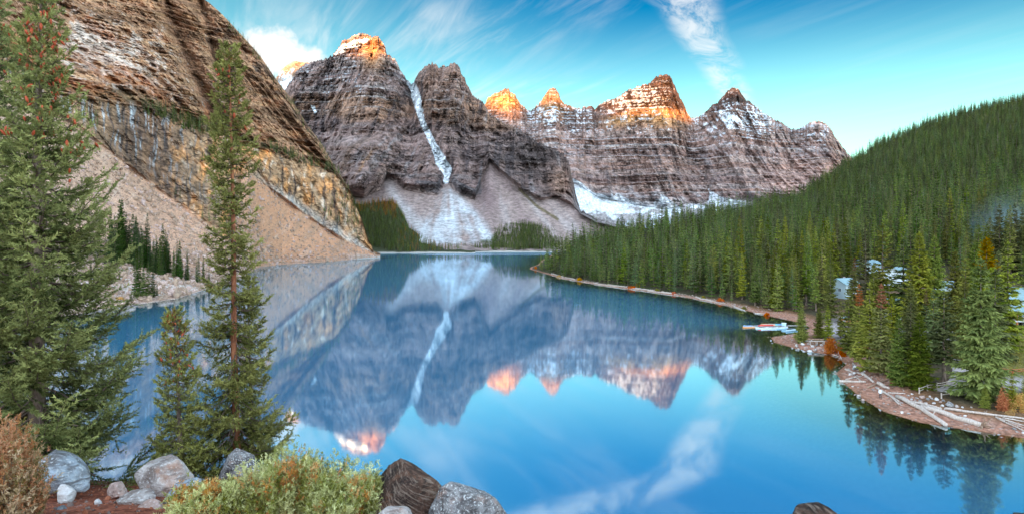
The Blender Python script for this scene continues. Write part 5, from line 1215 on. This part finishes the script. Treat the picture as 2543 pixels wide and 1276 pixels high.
# ---- driftwood
M_drift = bark_mat('bleached_wood', (.36, .27, .22), (.64, .54, .48), 6); M_drift_brown = bark_mat('brown_wood', (.20, .12, .08), (.42, .28, .20), 6)
def log(px0, py0, px1, py1, tpx, label, group='driftwood logs on the near beach', m=None, root=False, name='driftwood_log', taper=.6, lift=0.0):
    a, b = gh(px0, py0), gh(px1, py1)
    if a is None or b is None: return
    ra = tpx / F * a.y * .5; q = np.random.RandomState(int(px0 * 7 + py0)); s = np.linspace(0, 1, 9)
    P = np.array(a) + (np.array(b) - np.array(a)) * s[:, None]; zz = hill(P[:, 0], P[:, 1]); P[:, 2] = np.maximum(P[:, 2], np.maximum(zz, -.05)) + ra * .75 + lift
    P[1:-1] += q.normal(size=(7, 3)) * ra * .12
    t = empty(name, P.mean(0)); tag(t, label, 'log', group); tv, tf = tube(P - P.mean(0), ra * lerp(1, taper, s) * (1 + q.normal(size=9) * .04), 8)
    obj('stem', tv, capped(tv, tf, 8), m or M_drift, t, True)
    g = Geo()
    for k in range(3):
        i = q.randint(2, 7); p = P[i] - P.mean(0); dv = np.array([q.normal(), q.normal(), abs(q.normal()) * .7 + .3]); dv /= np.linalg.norm(dv)
        v, f = tube(np.stack([p, p + dv * ra * 2.6]), [ra * .22, ra * .08], 5); g.add(v, f)
    obj_me = g.mesh('snag', [m or M_drift], False, False); link('snag', obj_me, t)
    if root:
        g = Geo(); p = P[-1] - P.mean(0); ax = norm((P[-1] - P[-2])[None])[0]
        for k in range(16):
            th = k * .4 + q.rand(); dv = ax * q.uniform(-.1, .8) + np.array([math.cos(th) * .8, math.sin(th) * .5, math.sin(th * 1.7) * .9]); dv /= np.linalg.norm(dv); L = q.uniform(.6, 1.5)
            v, f = tube(np.stack([p - ax * .2, p + dv * L * .5 + ax * .1, p + dv * L + np.array([0, 0, q.normal() * .2])]), [ra * .5, ra * .28, ra * .08], 5); g.add(v, f)
        link('root', g.mesh('root_mass', [M_drift_brown], False, False), t)
    return t
def driftwood():
    log(2228, 988, 2349, 1059, 11, 'longest thick bleached log lying from the stones down into the water', taper=.8)
    log(2287, 1013, 2438, 1060, 12, 'thick bleached log with a spiky root mass at its water end', root=True, taper=1.1)
    log(2252, 998, 2338, 1018, 7, 'grey log between the two thick ones and the rock border', lift=.05)
    log(2346, 1016, 2560, 1044, 7, 'very long straight pale log running to the right edge of the view')
    log(2176, 964, 2234, 999, 6, 'thin pale log pointing from the standing person to the rock border')
    log(2212, 984, 2232, 1006, 5, 'short pale pole crossing under the longest log', lift=.05); log(2222, 990, 2238, 1007, 3, 'thin broken pole beside the short pale pole')
    log(2083, 948, 2150, 950, 7, 'bleached log lying flat along the waterline left of the person')
    log(2101, 943, 2141, 934, 4, 'slender upper pole of the driftwood tangle'); log(2141, 928, 2170, 951, 7, 'short thick grey log slanting down in the driftwood tangle')
    log(2155, 964, 2207, 943, 5, 'dark brown log with a broken splayed end', m=M_drift_brown); log(2181, 955, 2207, 968, 10, 'stout short white log butting against the dark brown one')
    log(2100, 918, 2126, 929, 5, 'pale log at the top left of the driftwood tangle'); log(2128, 926, 2148, 930, 4, 'small pale stick across the driftwood tangle'); log(2122, 934, 2143, 950, 3, 'thin leaning pole inside the driftwood tangle')
    log(2205, 976, 2248, 978, 4, 'thin grey pole above the person by the spruces'); log(2042, 869, 2082, 886, 3, 'thin reddish log below the orange bush')
    log(2478, 1040, 2560, 1078, 4, 'lowest of the thin logs fanned out at the right edge'); log(2472, 1036, 2560, 1062, 4, 'middle of the thin logs fanned out at the right edge'); log(2490, 1038, 2560, 1050, 4, 'upper of the thin logs fanned out at the right edge'); log(2505, 1048, 2560, 1070, 3, 'shortest of the thin logs fanned out at the right edge')
    log(2074, 968 - 110, 2090, 892, 3, 'small stick at the water by the orange bush')
    q = np.random.RandomState(6)
    for k in range(26):
        px = q.uniform(1340, 1880); py = np.interp(px, [1316, 1400, 1500, 1600, 1700, 1800, 1880], [668, 691.5, 708.5, 721.5, 736, 756, 783]) - q.uniform(.5, 3.5); L = q.uniform(12, 34)
        py2 = np.interp(px + L, [1316, 1400, 1500, 1600, 1700, 1800, 1880], [668, 691.5, 708.5, 721.5, 736, 756, 783]) - q.uniform(.5, 3.5)
        log(px, py, px + L, py2, q.uniform(2, 3.2), 'bleached driftwood log lining the far forest shore', 'driftwood along the forest shore')
driftwood()

# ---- canoes and dock
def paint(n, c): return simple(n, c, .45, .12, 2, 0, .4)
PAINT = {'orange': paint('orange_hull', (.78, .26, .04)), 'red': paint('red_hull', (.60, .05, .04)), 'blue': paint('blue_hull', (.16, .33, .55)), 'teal': paint('teal_hull', (.18, .50, .46)), 'white': paint('white_hull', (.78, .79, .78)), 'coral': paint('coral_hull', (.75, .34, .20)), 'pale': paint('pale_blue_hull', (.50, .66, .74))}
M_plank = bark_mat('dock_wood', (.22, .19, .17), (.42, .37, .33), 5); M_seat = simple('cane_seat', (.38, .25, .12), .7)
def canoe(loc, rz, col, label, flip=False, L=5.0):
    t = empty('canoe', loc, rz); tag(t, label, 'canoe', 'canoes at the dock'); t.rotation_euler = (R(180) if flip else 0, 0, rz)
    n, k = 15, 7; s = np.linspace(-1, 1, n); b = .44 * (1 - np.abs(s) ** 2.6) ** .8 + .01; top = .36 + .20 * np.abs(s) ** 4; bot = .05 * np.abs(s) ** 6
    V = []; 
    for i in range(n):
        for j in range(k):
            a = math.pi * j / (k - 1); y = -math.cos(a) * b[i] * (1 if j not in (0, k - 1) else 1.0); z = top[i] - (top[i] - bot[i]) * math.sin(a) ** .55; V.append((s[i] * L / 2, y, z))
    V = np.array(V); Fq = gridfaces(n, k); Vi = V * np.array([.985, .93, 1]) + np.array([0, 0, .025])
    obj('hull', np.concatenate([V, Vi]), [np.concatenate([Fq, Fq[:, ::-1] + len(V)])], PAINT[col], t, True)
    for sgn in (0, k - 1):
        tv, tf = tube(V[sgn::k] + np.array([0, 0, .012]), .022, 5); obj('gunwale', tv, tf, PAINT['white'] if col != 'white' else M_plank, t, True)
    for sx in (-.55, .5):
        v, f = box((sx * L / 2, 0, .30), (.28, .62, .03)); obj('seat', v, f, M_seat, t)
    v, f = box((0, 0, .34), (.06, .84, .03)); obj('thwart', v, f, M_plank, t); return t
def canoe_dock():
    c = W(1912, 812, CH * F / (812 - HY)); c.z = 0; t = empty('dock', (c.x, c.y, 0), R(4)); tag(t, 'low wooden canoe dock stacked with upturned hulls', 'dock')
    n = 26
    me = None
    for i in range(n):
        v, f = box((0, 0, 0), (.36, 2.6, .06)); 
        if me is None: me = me_np('plank', v, f, [M_plank])
        p = link('plank', me, t); p.location = (-4.9 + i * .39, 0, .40); p.rotation_euler = (0, 0, rnd.gauss(0, .008))
    for x in (-4.6, -1.5, 1.6, 4.7):
        v, f = box((x, 0, .16), (.9, 2.3, .42)); obj('float', v, f, PAINT['white'], t)
    gm = None
    g = empty('gangway', (c.x + 8.6, c.y + .8, .5), R(6)); tag(g, 'narrow wooden gangway from the dock to the shore', 'gangway')
    for i in range(14):
        v, f = box((0, 0, 0), (.42, 1.1, .05))
        if gm is None: gm = me_np('plank', v, f, [M_plank])
        p = link('plank', gm, g); p.location = (-3.0 + i * .46, 0, 0)
    for sy in (-.5, .5): v, f = box((0, sy, -.1), (6.6, .1, .14)); obj('rail', v, f, M_plank, g)
    # hulls drawn up on the dock, keel upward
    D = [(-1.6, -.75, 'red', 'red canoe lying upside down on the dock', 3), (-.6, .2, 'coral', 'coral pink canoe upside down behind the red one', 2), (.5, .75, 'teal', 'teal canoe upside down on the dock, third from the water', -3), (1.9, 1.05, 'blue', 'steel blue canoe upside down at the shore end of the dock', -2), (.2, 1.25, 'orange', 'orange canoe upside down along the back of the dock', 1)]
    for x, y, col, lab, a in D: canoe((c.x + x, c.y + y, .43 + .50), R(4 + a), col, lab, True)
    Wt = [(-6.3, -.9, 'orange', 'orange canoe afloat with its bow farthest out in the lake', 2), (-5.5, .6, 'blue', 'blue canoe afloat beside the dock end', 3), (-5.0, 1.7, 'blue', 'blue canoe afloat behind the other blue one', 2), (-2.8, -2.4, 'white', 'white canoe afloat along the front of the dock', 4), (-2.0, -4.0, 'white', 'white canoe afloat just in front of the other white one', 6), (1.4, -3.3, 'pale', 'pale blue canoe afloat nearest the gangway', 9), (2.0, -1.9, 'white', 'white canoe tied between the dock and the pale blue one', 8)]
    for x, y, col, lab, a in Wt: canoe((c.x + x, c.y + y, -.12), R(a), col, lab)
    p = gh(1975, 823); canoe((p.x - 1, p.y, .0), R(25), 'pale', 'pale canoe pulled half ashore in the little inlet')
    st = empty('shed', (c.x + 4.2, c.y - .2, .43)); tag(st, 'small white locker box at the shore end of the dock', 'locker')
    v, f = box((0, 0, .45), (1.1, .9, .9)); obj('body', v, f, PAINT['pale'], st); v, f = box((0, 0, .94), (1.25, 1.05, .07)); obj('lid', v, f, PAINT['white'], st)
    # two hulls racked by the trees
    for k, (px, py, col, lab) in enumerate(((2094, 784, 'pale', 'pale blue canoe racked under the trees behind the landing'), (2094, 792, 'orange', 'orange canoe racked under the trees behind the landing'), (2094, 800, 'pale', 'lowest pale canoe racked under the trees behind the landing'))):
        p = gh(2094, 803); canoe((p.x, p.y, p.z + .9 + .62 * (2 - k)), R(28), col, lab, True, 4.2)
    p = gh(2094, 803); rk = empty('canoe_rack', (p.x, p.y, p.z), R(28)); tag(rk, 'timber rack holding canoes under the trees', 'rack')
    for x in (-1.2, 1.2):
        for y in (-.55, .55): v, f = box((x, y, 1.0), (.12, .12, 2.1)); obj('post', v, f, M_drift_brown, rk)
        for z in (.42, 1.04, 1.66): v, f = box((x, 0, z), (.08, 1.2, .08)); obj('bar', v, f, M_drift_brown, rk)
canoe_dock()

# ---- cabins and the lodge
M_wall = simple('pale_blue_boards', (.42, .50, .53), .7, .10, 2); M_white = simple('white_boards', (.66, .68, .68), .6, .08, 2); M_roof = simple('pale_metal_roof', (.24, .34, .36), .5, .15, 1.5); M_timber = simple('orange_timber', (.50, .20, .07), .6, .2, 3)
def glass():
    m, t, out = mat('window_glass'); p = t.n('ShaderNodeBsdfPrincipled', {'Base Color': (.02, .025, .03, 1), 'Roughness': .08, 'Specular IOR Level': .8}); t.L.new(p.outputs[0], out.inputs[0]); return m
M_glass = glass()
def roof_part(w, d, z, rise, ov, m, parent, th=.16):
    """gable roof: ridge along local x"""
    hw, hd = w / 2 + ov, d / 2 + ov
    for s in (-1, 1):
        V = [(-hw, s * hd, z - ov * rise / (d / 2)), (hw, s * hd, z - ov * rise / (d / 2)), (hw, 0, z + rise), (-hw, 0, z + rise)]; V = np.array(V + [(a, b, c + th) for a, b, c in V])
        obj('roof', V, np.array([[0, 1, 2, 3], [4, 7, 6, 5], [0, 4, 5, 1], [1, 5, 6, 2], [2, 6, 7, 3], [3, 7, 4, 0]]), m, parent)
        for k in range(7):                               # standing seams
            x = -hw + (k + .5) * 2 * hw / 7; a = np.array([x, s * hd, z - ov * rise / (d / 2) + th]); b = np.array([x, 0, z + rise + th]); tv, tf = tube(np.stack([a, b]), .035, 4); obj('seam', tv, tf, m, parent)
def wall_block(w, d, h, rise, m, parent):
    hw, hd = w / 2, d / 2
    V = np.array([(-hw, -hd, -.6), (hw, -hd, -.6), (hw, hd, -.6), (-hw, hd, -.6), (-hw, -hd, h), (hw, -hd, h), (hw, hd, h), (-hw, hd, h), (-hw, 0, h + rise), (hw, 0, h + rise)])
    obj('wall', V, [np.array([[0, 1, 5, 4], [2, 3, 7, 6]]), np.array([[1, 2, 6, 9, 5], [3, 0, 4, 8, 7]])], m, parent)
def window(x, y, z, w, h, rz, parent):
    f_ = empty('window', (x, y, z), rz); f_.parent = parent
    for a, b, c, e in ((0, h / 2, w + .1, .08), (0, -h / 2, w + .1, .08), (-w / 2, 0, .08, h), (w / 2, 0, .08, h), (0, 0, .05, h)): v, fc = box((a, -.03, b), (c, .10, e)); obj('frame', v, fc, M_white, f_)
    v, fc = box((0, .01, 0), (w, .03, h)); obj('pane', v, fc, M_glass, f_)
def cabin(px, py, w, d, h, rise, rz, label, balcony=False, m=None, chim=False):
    p = gh(px, py); t = empty('cabin', (p.x, p.y, p.z), rz); tag(t, label, 'cabin', 'cabins among the spruces'); wall_block(w, d, h, rise, m or M_wall, t); roof_part(w, d, h, rise, .6, M_roof, t)
    for x in (-w * .28, w * .18): window(x, -d / 2 - .02, h * .55, 1.2, 1.3, 0, t)
    window(-w / 2 - .02, -d * .15, h * .55, 1.1, 1.3, R(-90), t)
    for k in range(int(h / .32)): v, f = box((0, -d / 2 - .012, .2 + k * .32), (w - .02, .024, .04)); obj('board', v, f, M_white, t)
    v, f = box((w * .40, -d / 2 - .03, 1.0), (.9, .08, 2.05)); dr = obj('door', v, f, M_timber, t); v, f = box((w * .40 - .33, -d / 2 - .10, 1.0), (.05, .08, .14)); obj('handle', v, f, M_white, dr)
    if balcony:
        v, f = box((0, -d / 2 - 1.1, h * .45), (w, 2.2, .18)); obj('balcony', v, f, M_white, t)
        for x in np.linspace(-w / 2 + .2, w / 2 - .2, 4): v, f = box((x, -d / 2 - 2.05, h * .42), (.28, .28, h * .95 + 2.4)); obj('post', v, f, M_white, t)
        for z in (.45, .75, 1.05): v, f = box((0, -d / 2 - 2.1, h * .45 + z), (w, .06, .08)); obj('rail', v, f, M_white, t)
    if chim: v, f = box((w * .2, d * .15, h + rise * .8), (.7, .7, 1.8)); obj('chimney', v, f, M_st_pale, t)
    return t
def buildings():
    cabin(2096, 735, 8.5, 7, 5.0, 2.0, R(28), 'white gabled cabin half hidden by spruces, nearest the canoe landing', chim=True)
    cabin(2152, 676, 10, 7, 4.0, 1.8, R(20), 'cabin high on the slope with a pale roof, behind the tall light spruce')
    cabin(2226, 706, 7, 8, 5.5, 1.6, R(35), 'tall narrow cabin right of the bare trunked spruce', m=M_white)
    cabin(2226, 790, 6.5, 5, 5.0, 1.4, R(12), 'cabin with tall white balcony posts low between the trees', True, M_white)
    cabin(2345, 742, 6, 5.5, 4.6, 1.6, R(10), 'small cabin glimpsed behind the dark tall spruce', False, M_wall)
    p = gh(2538, 806); t = empty('lodge', (p.x + 1.5, p.y + 3, p.z), R(-12)); tag(t, 'large two storey lodge with aqua roofs at the right edge', 'lodge')
    w, d, h, rise = 15, 10, 7.6, 2.6; wall_block(w, d, h, rise, M_wall, t); roof_part(w, d, h, rise, .9, M_roof, t)
    V = np.array([(-w / 2 - .6, -d / 2 - 3.2, 4.1), (w / 2 + .6, -d / 2 - 3.2, 4.1), (w / 2 + .6, -d / 2, 5.6), (-w / 2 - .6, -d / 2, 5.6)]); V = np.concatenate([V, V + np.array([0, 0, .16])]); obj('porch_roof', V, np.array([[0, 1, 2, 3], [4, 7, 6, 5], [0, 4, 5, 1], [1, 5, 6, 2], [2, 6, 7, 3], [3, 7, 4, 0]]), M_roof, t)
    v, f = box((0, -d / 2 - 1.6, 1.5), (w + .8, 3.2, .22)); obj('balcony', v, f, M_white, t)
    for x in np.linspace(-w / 2, w / 2, 6): v, f = box((x, -d / 2 - 2.9, 1.9), (.30, .30, 5.0)); obj('post', v, f, M_timber, t)
    for z in (2.0, 2.35, 2.65): v, f = box((0, -d / 2 - 3.0, z), (w, .06, .09)); obj('rail', v, f, M_timber, t)
    for x in (-5.5, -2.6, .4, 3.4): window(x, -d / 2 - .02, 6.5, 1.5, 1.2, 0, t); window(x, -d / 2 - .02, 2.9, 1.6, 1.7, 0, t); window(x, -d / 2 - .02, .3, 1.6, 1.5, 0, t)
    v, f = box((-6.3, -d / 2 - .03, .4), (1.0, .08, 2.1)); dr = obj('door', v, f, M_timber, t); v, f = box((-5.95, -d / 2 - .1, .4), (.06, .08, .15)); obj('handle', v, f, M_white, dr)
buildings()

# ---- fences, path, fire ring
def fence(pts, label, m, hgt=1.05, rails=(.5, .9), name='rail_fence', single=False):
    P = [gh(a, b) for a, b in pts]; o = P[0]; t = empty(name, o); tag(t, label, 'fence')
    for p in P: tv, tf = tube(np.array([(p.x - o.x, p.y - o.y, p.z - o.z - .3), (p.x - o.x, p.y - o.y, p.z - o.z + hgt)]), [.12, .105], 7); obj('post', tv, capped(tv, tf, 7), m, t)
    for a, b in zip(P[:-1], P[1:]):
        for r in rails: tv, tf = tube(np.array([(a.x - o.x, a.y - o.y, a.z - o.z + r), ((a.x + b.x) / 2 - o.x, (a.y + b.y) / 2 - o.y, (a.z + b.z) / 2 - o.z + r - .03), (b.x - o.x, b.y - o.y, b.z - o.z + r)]), [.07, .06, .065], 6); obj('rail', tv, capped(tv, tf, 6), m, t)
M_red = simple('red_stained_wood', (.45, .12, .05), .7, .2, 4)
def site():
    fence([(2283, 977), (2303, 969), (2327, 964), (2352, 960), (2372, 955), (2374, 938)], 'bleached split rail fence curving along the gravel path', M_drift)
    fence([(2338, 989), (2379, 982)], 'single rail barrier with two posts across the trodden slope', M_drift, .95, (.62,))
    fence([(2484, 924), (2515, 928), (2552, 924)], 'red wooden rail fence beside the grassy bank at the right', M_red, .95, (.45, .8))
    fence([(2364, 886), (2376, 890), (2392, 897)], 'short red rail fence behind the gravel path', M_red, .95, (.45, .8))
    # the gravel path
    mid = [(2352, 975), (2378, 962), (2388, 940), (2391, 920), (2386, 905), (2376, 893), (2362, 884)]; wd = [2.6, 2.0, 1.7, 1.6, 1.6, 1.6, 1.6]; P = [gh(*m_) for m_ in mid]; V = []
    P = np.array(P); s = np.linspace(0, len(P) - 1, 28); Q = np.stack([np.interp(s, range(len(P)), P[:, k]) for k in range(3)], -1); wq = np.interp(s, range(len(P)), wd); tg = np.gradient(Q[:, :2], axis=0); nn = np.stack([-tg[:, 1], tg[:, 0]], -1); nn /= np.linalg.norm(nn, axis=1)[:, None]
    off = np.linspace(-1, 1, 7); XY = Q[:, None, :2] + nn[:, None] * (off[None, :, None] * wq[:, None, None]); Z = hill(XY[..., 0], XY[..., 1]) + .07 - .05 * np.abs(off)[None] ** 3
    terrain_obj('path', XY[..., 0], XY[..., 1], Z, np.ones(Z.shape + (3,)) * np.array([.46, .38, .36]), M_scree, 'pale gravel path climbing between the spruces', smooth=True)
    # timber fire ring bench on the point
    p = gh(2028, 856); t = empty('picnic_shelter', (p.x, p.y, p.z), R(-8)); tag(t, 'low grey timber bench frame behind the stone pile', 'bench')
    for x in (-1.6, 0, 1.6):
        for y in (-.4, .4): v, f = box((x, y, .45), (.16, .16, .95)); obj('leg', v, f, M_drift, t)
    for y in (-.4, 0, .4): v, f = box((0, y, .96), (3.8, .34, .08)); obj('plank', v, f, M_drift, t)
    v, f = box((0, .62, 1.35), (3.8, .07, .3)); obj('backrest', v, f, M_drift_brown, t)
site()

# ---- bushes on the shores
def leafy(name, px, py, wpx, hpx, n, seed, m, label, group=None, o=None, leaf=.16, cat='bush'):
    p = gh(px, py, o); q = np.random.RandomState(seed); rx = wpx / F * p.y * .5; rz = hpx / F * p.y
    t = empty(name, (p.x, p.y, p.z - .05)); tag(t, label, cat, group)
    cl = q.normal(size=(14, 3)); cl /= np.linalg.norm(cl, axis=1)[:, None]; cl[:, 2] = np.abs(cl[:, 2]); cl *= q.uniform(.45, .75, (14, 1))
    c = cl[q.randint(14, size=n)] + norm(q.normal(size=(n, 3))) * q.uniform(.12, .42, (n, 1)); c[:, 2] = np.abs(c[:, 2]); P = c * np.array([rx, rx * .8, rz])
    a = norm(q.normal(size=(n, 3)) + np.array([0, 0, .4])); b = norm(np.cross(a, q.normal(size=(n, 3)))); L = leaf * q.uniform(.6, 1.3, (n, 1)); V = np.stack([P - b * L * .4, P + a * L * .5 , P + b * L * .4, P - a * L * .5], -2).reshape(-1, 3)
    T = np.repeat(np.stack([np.clip(q.rand(n) * .8, 0, 1), .5 * (q.rand(n) < .3), 0 * q.rand(n)], -1), 4, 0)
    link('foliage', me_np('leaves', V, np.arange(n * 4).reshape(n, 4), [m], None, False, {'tint': T}), t)
    g = Geo()
    for k in range(7): d = cl[k] * np.array([rx, rx * .8, rz]); v, f = tube(np.stack([np.zeros(3), d * .5, d]), [.04, .03, .015], 4); g.add(v, f)
    link('stem', g.mesh('bush_stem', [M_dead], False, False), t)
M_orange = foliage_mat('orange_leaves', (.42, .13, .03), (.72, .28, .08), (.55, .10, .04), .02, .3, .12); M_yellow = foliage_mat('yellow_leaves', (.42, .24, .04), (.70, .44, .10), (.55, .2, .04), .03, .3, .15); M_green = foliage_mat('green_leaves', (.12, .17, .04), (.28, .30, .08), (.45, .2, .05), .03, .3, .15)
def bushes():
    leafy('autumn_bush', 2068, 876, 56, 40, 2600, 1, M_orange, 'round bright orange bush beside the stone pile on the point', leaf=.26)
    leafy('autumn_bush', 2092, 884, 26, 16, 900, 2, M_orange, 'small orange bush right of the round bright one', leaf=.22)
    leafy('autumn_bush', 2490, 1018, 40, 62, 1800, 3, M_orange, 'tall rusty shrub right of the huge spruce', leaf=.20); leafy('autumn_bush', 2528, 1022, 50, 50, 1500, 4, M_yellow, 'yellowish shrub around the light green sapling', leaf=.20)
    leafy('autumn_bush', 2508, 1030, 22, 14, 500, 5, M_yellow, 'low yellow shrub at the edge of the log beach', leaf=.16); leafy('autumn_bush', 2217, 955, 14, 22, 400, 7, M_orange, 'thin orange shrub at the left of the fence spruces', leaf=.14)
    for i, (px, py, w, h, m, lab) in enumerate(((1388, 688, 12, 7, M_yellow, 'first yellow bush from the forest tip on the far shore'), (1440, 697, 16, 9, M_yellow, 'yellow bush on the far shore below tall spruces'), (1570, 716, 26, 10, M_orange, 'low orange bush on the far forest shore'), (1585, 713, 12, 14, M_yellow, 'upright golden bush behind the low orange one'), (1330, 668, 10, 7, M_orange, 'rusty bush at the very tip of the forest shore'), (1674, 730, 14, 7, M_orange, 'small rusty bush right of the golden one'), (1746, 742, 16, 8, M_green, 'green shore bush left of the footpath'), (1790, 748, 22, 9, M_orange, 'rust coloured bush near the shore footpath'), (1848, 768, 16, 8, M_green, 'green shore bush nearest the canoes'), (1905, 783, 14, 8, M_orange, 'orange bush under the trees behind the canoes'), (1632, 722, 14, 7, M_green, 'small green bush in the middle of the far shore'))):
        leafy('shore_bush', px, py, w, h, 360, 20 + i, m, lab, 'bushes along the forest shore', leaf=.42)
    q = np.random.RandomState(31)
    for i in range(26):
        px, py = q.uniform(2105, 2260), q.uniform(700, 880)
        if py < 760 and px < 2180: py += 60
        leafy('undergrowth_bush', px, py, q.uniform(12, 24), q.uniform(8, 15), 260, 50 + i, (M_orange, M_yellow, M_green)[i % 3], ('rusty', 'yellowish', 'green')[i % 3] + ' undergrowth bush between the cabins and the beach', 'undergrowth around the cabins', leaf=.34)
    leafy('shore_bush', 300, 745, 26, 9, 300, 91, M_yellow, 'low yellow shrub on the left stony shore', None, LEFT_MT, .5); leafy('shore_bush', 515, 714, 34, 10, 300, 92, M_yellow, 'yellow shrub where the left shore meets the tall thin spruce', None, LEFT_MT, .5); leafy('shore_bush', 280, 640, 60, 9, 400, 93, M_orange, 'rusty shrub patch under the left stand of spruces', None, LEFT_MT, .6)
    # meadow grass at the right
    pts, var, sc, ro = [], [], [], []
    for i in range(5200):
        px, py = q.normal(2525, 55), q.normal(890, 26)
        if px > 2620 or px < 2400: continue
        p = W(px, py, CH * F / (py - HY)); z = ground_z(p.x, p.y); k = q.uniform(.35, .9); pts.append((p.x, p.y, z)); var.append(0); sc.append((k, k, k)); ro.append((0, 0, q.rand() * 6))
    n = 14; a = q.rand(n) * 6.28; B = np.stack([np.cos(a), np.sin(a), 0 * a], -1) * q.uniform(0, .35, (n, 1)); tip = B * 1.8 + np.array([0, 0, 1.]) * q.uniform(.4, .9, (n, 1)); sd = np.cross(tip - B, q.normal(size=(n, 3))); sd = norm(sd) * .05; V = np.stack([B - sd, B + sd, tip], -2).reshape(-1, 3)
    src = bpy.data.objects.new('source_tuft', me_np('tuft', V, np.arange(n * 3).reshape(n, 3), [M_grass], None, False, {'tint': np.repeat(np.stack([q.rand(n), .2 * q.rand(n), 0 * a], -1), 3, 0)}))
    scatter('grass', pts, var, sc, ro, [src], 'yellow green meadow grass in front of the lodge')
M_grass = foliage_mat('meadow_grass', (.16, .19, .05), (.42, .38, .12), (.5, .3, .08), .02, .3, .1)
bushes()

# ---- the person on the beach
def person():
    p = gh(2186, 989); t = empty('person', (p.x, p.y, p.z), R(-20)); tag(t, 'person in a white jacket and black trousers standing on the near beach', 'person')
    J = [('pelvis', (0, 0, .95), .135, None), ('belly', (0, 0, 1.10), .125, 0), ('chest', (0, -.01, 1.32), .155, 1), ('neck', (0, 0, 1.50), .055, 2), ('jaw', (0, -.015, 1.58), .075, 3), ('head', (0, 0, 1.68), .098, 4), ('crown', (0, .01, 1.755), .06, 5)]
    for s in (-1, 1):
        b = len(J); J += [('shoulder', (s * .185, 0, 1.42), .066, 2), ('elbow', (s * .245, .02, 1.15), .048, b), ('wrist', (s * .215, -.13, .98), .033, b + 1), ('palm', (s * .20, -.18, .94), .040, b + 2)]
        b = len(J); J += [('hip', (s * .09, 0, .90), .095, 0), ('knee', (s * .105, -.015, .50), .062, b), ('ankle', (s * .115, .02, .09), .042, b + 1), ('ball', (s * .13, -.13, .04), .036, b + 2)]
    me = bpy.data.meshes.new('body'); me.from_pydata([j[1] for j in J], [(j[3], i) for i, j in enumerate(J) if j[3] is not None], []); o = link('body', me, t)
    sk = o.modifiers.new('skin', 'SKIN')
    for i, j in enumerate(J): me.skin_vertices[0].data[i].radius = (j[2], j[2] * (.72 if j[0] in ('chest', 'belly', 'pelvis') else 1))
    me.skin_vertices[0].data[0].use_root = True; o.modifiers.new('sub', 'SUBSURF').render_levels = 2; o.modifiers['sub'].levels = 2
    dg = bpy.context.evaluated_depsgraph_get(); m2 = bpy.data.meshes.new_from_object(o.evaluated_get(dg)); o.modifiers.clear(); o.data = m2
    skin = simple('skin', (.55, .34, .26), .6, .05); wh = simple('white_jacket', (.80, .80, .80), .8, .06); bk = simple('black_trousers', (.02, .02, .025), .8, .1); hr = simple('dark_hair', (.04, .025, .02), .7, .2)
    m2.materials.clear(); [m2.materials.append(x) for x in (skin, wh, bk)]
    for pl in m2.polygons:
        z = pl.center.z; x = abs(pl.center.x); pl.use_smooth = True
        pl.material_index = 2 if z < .90 and not (x > .16 and z > .80) else 1 if z < 1.50 and not (x > .15 and z < .97) else 0
    V, Fq = _ICO[3]; k = V[:, 2] > -.25; hv = V * np.array([.108, .118, .112]) + np.array([0, .016, 1.685]); f = Fq[(V[Fq][:, :, 2].mean(1) > .05) | (V[Fq][:, :, 1].mean(1) > .25)]; obj('hair', hv, f, hr, t, True)
    hm = Geo()
    for sx in (-1, 1):                                       # fingers and thumb, eyes, ears
        c = np.array([sx * .20, -.18, .94])
        for i in range(4): a = c + np.array([sx * (-.028 + .019 * i), -.02, -.02]); v, f = tube(np.stack([a, a + np.array([0, -.025, -.035]), a + np.array([0, -.018, -.07 + .006 * abs(i - 1.5)])]), [.009, .0085, .007], 5); hm.add(v, f)
        a = c + np.array([-sx * .035, -.005, 0]); v, f = tube(np.stack([a, a + np.array([-sx * .02, -.03, -.02]), a + np.array([-sx * .012, -.045, -.045])]), [.011, .010, .008], 5); hm.add(v, f)
        v, f = box((sx * .10, .005, 1.66), (.02, .035, .06)); hm.add(v, f)
    v, f = box((0, -.105, 1.65), (.026, .035, .04)); hm.add(v, f)
    link('hand', hm.mesh('hands_nose_ears', [skin], False, False), t)
    em = Geo()
    for sx in (-1, 1): v, f = box((sx * .036, -.094, 1.685), (.026, .012, .012)); em.add(v, f)
    v, f = box((0, -.088, 1.595), (.045, .012, .008)); em.add(v, f); link('face', em.mesh('eyes_mouth', [hr], False, False), t)
person()
# ================================================================== SMOKE
def smoke():
    """blue wood smoke hanging in the trees above the lodge"""
    m = bpy.data.materials.new('smoke'); m.use_nodes = True; t = NT(m.node_tree); t.N.clear(); out = t.n('ShaderNodeOutputMaterial')
    tc = t.n('ShaderNodeTexCoord').outputs['Object']
    r = t.n('ShaderNodeVectorMath', {0: tc}, operation='LENGTH').outputs['Value']
    d = t.m('MULTIPLY', t.sm(r, 1.0, .15), t.sm(t.noise(tc, 2.2, 4, .6), .35, .7))
    v = t.n('ShaderNodeVolumePrincipled', {'Color': (.55, .80, .95, 1), 'Density': t.m('MULTIPLY', d, .034)}); t.L.new(v.outputs[0], out.inputs['Volume'])
    V, Fq = _ICO[3]; c = W(2530, 590, 290)
    o = link('smoke', me_np('smoke', V, Fq, [m])); o.location = c; o.scale = (26, 30, 27); tag(o, 'thin blue wood smoke drifting through the spruces above the lodge', None, None, 'stuff')
smoke()
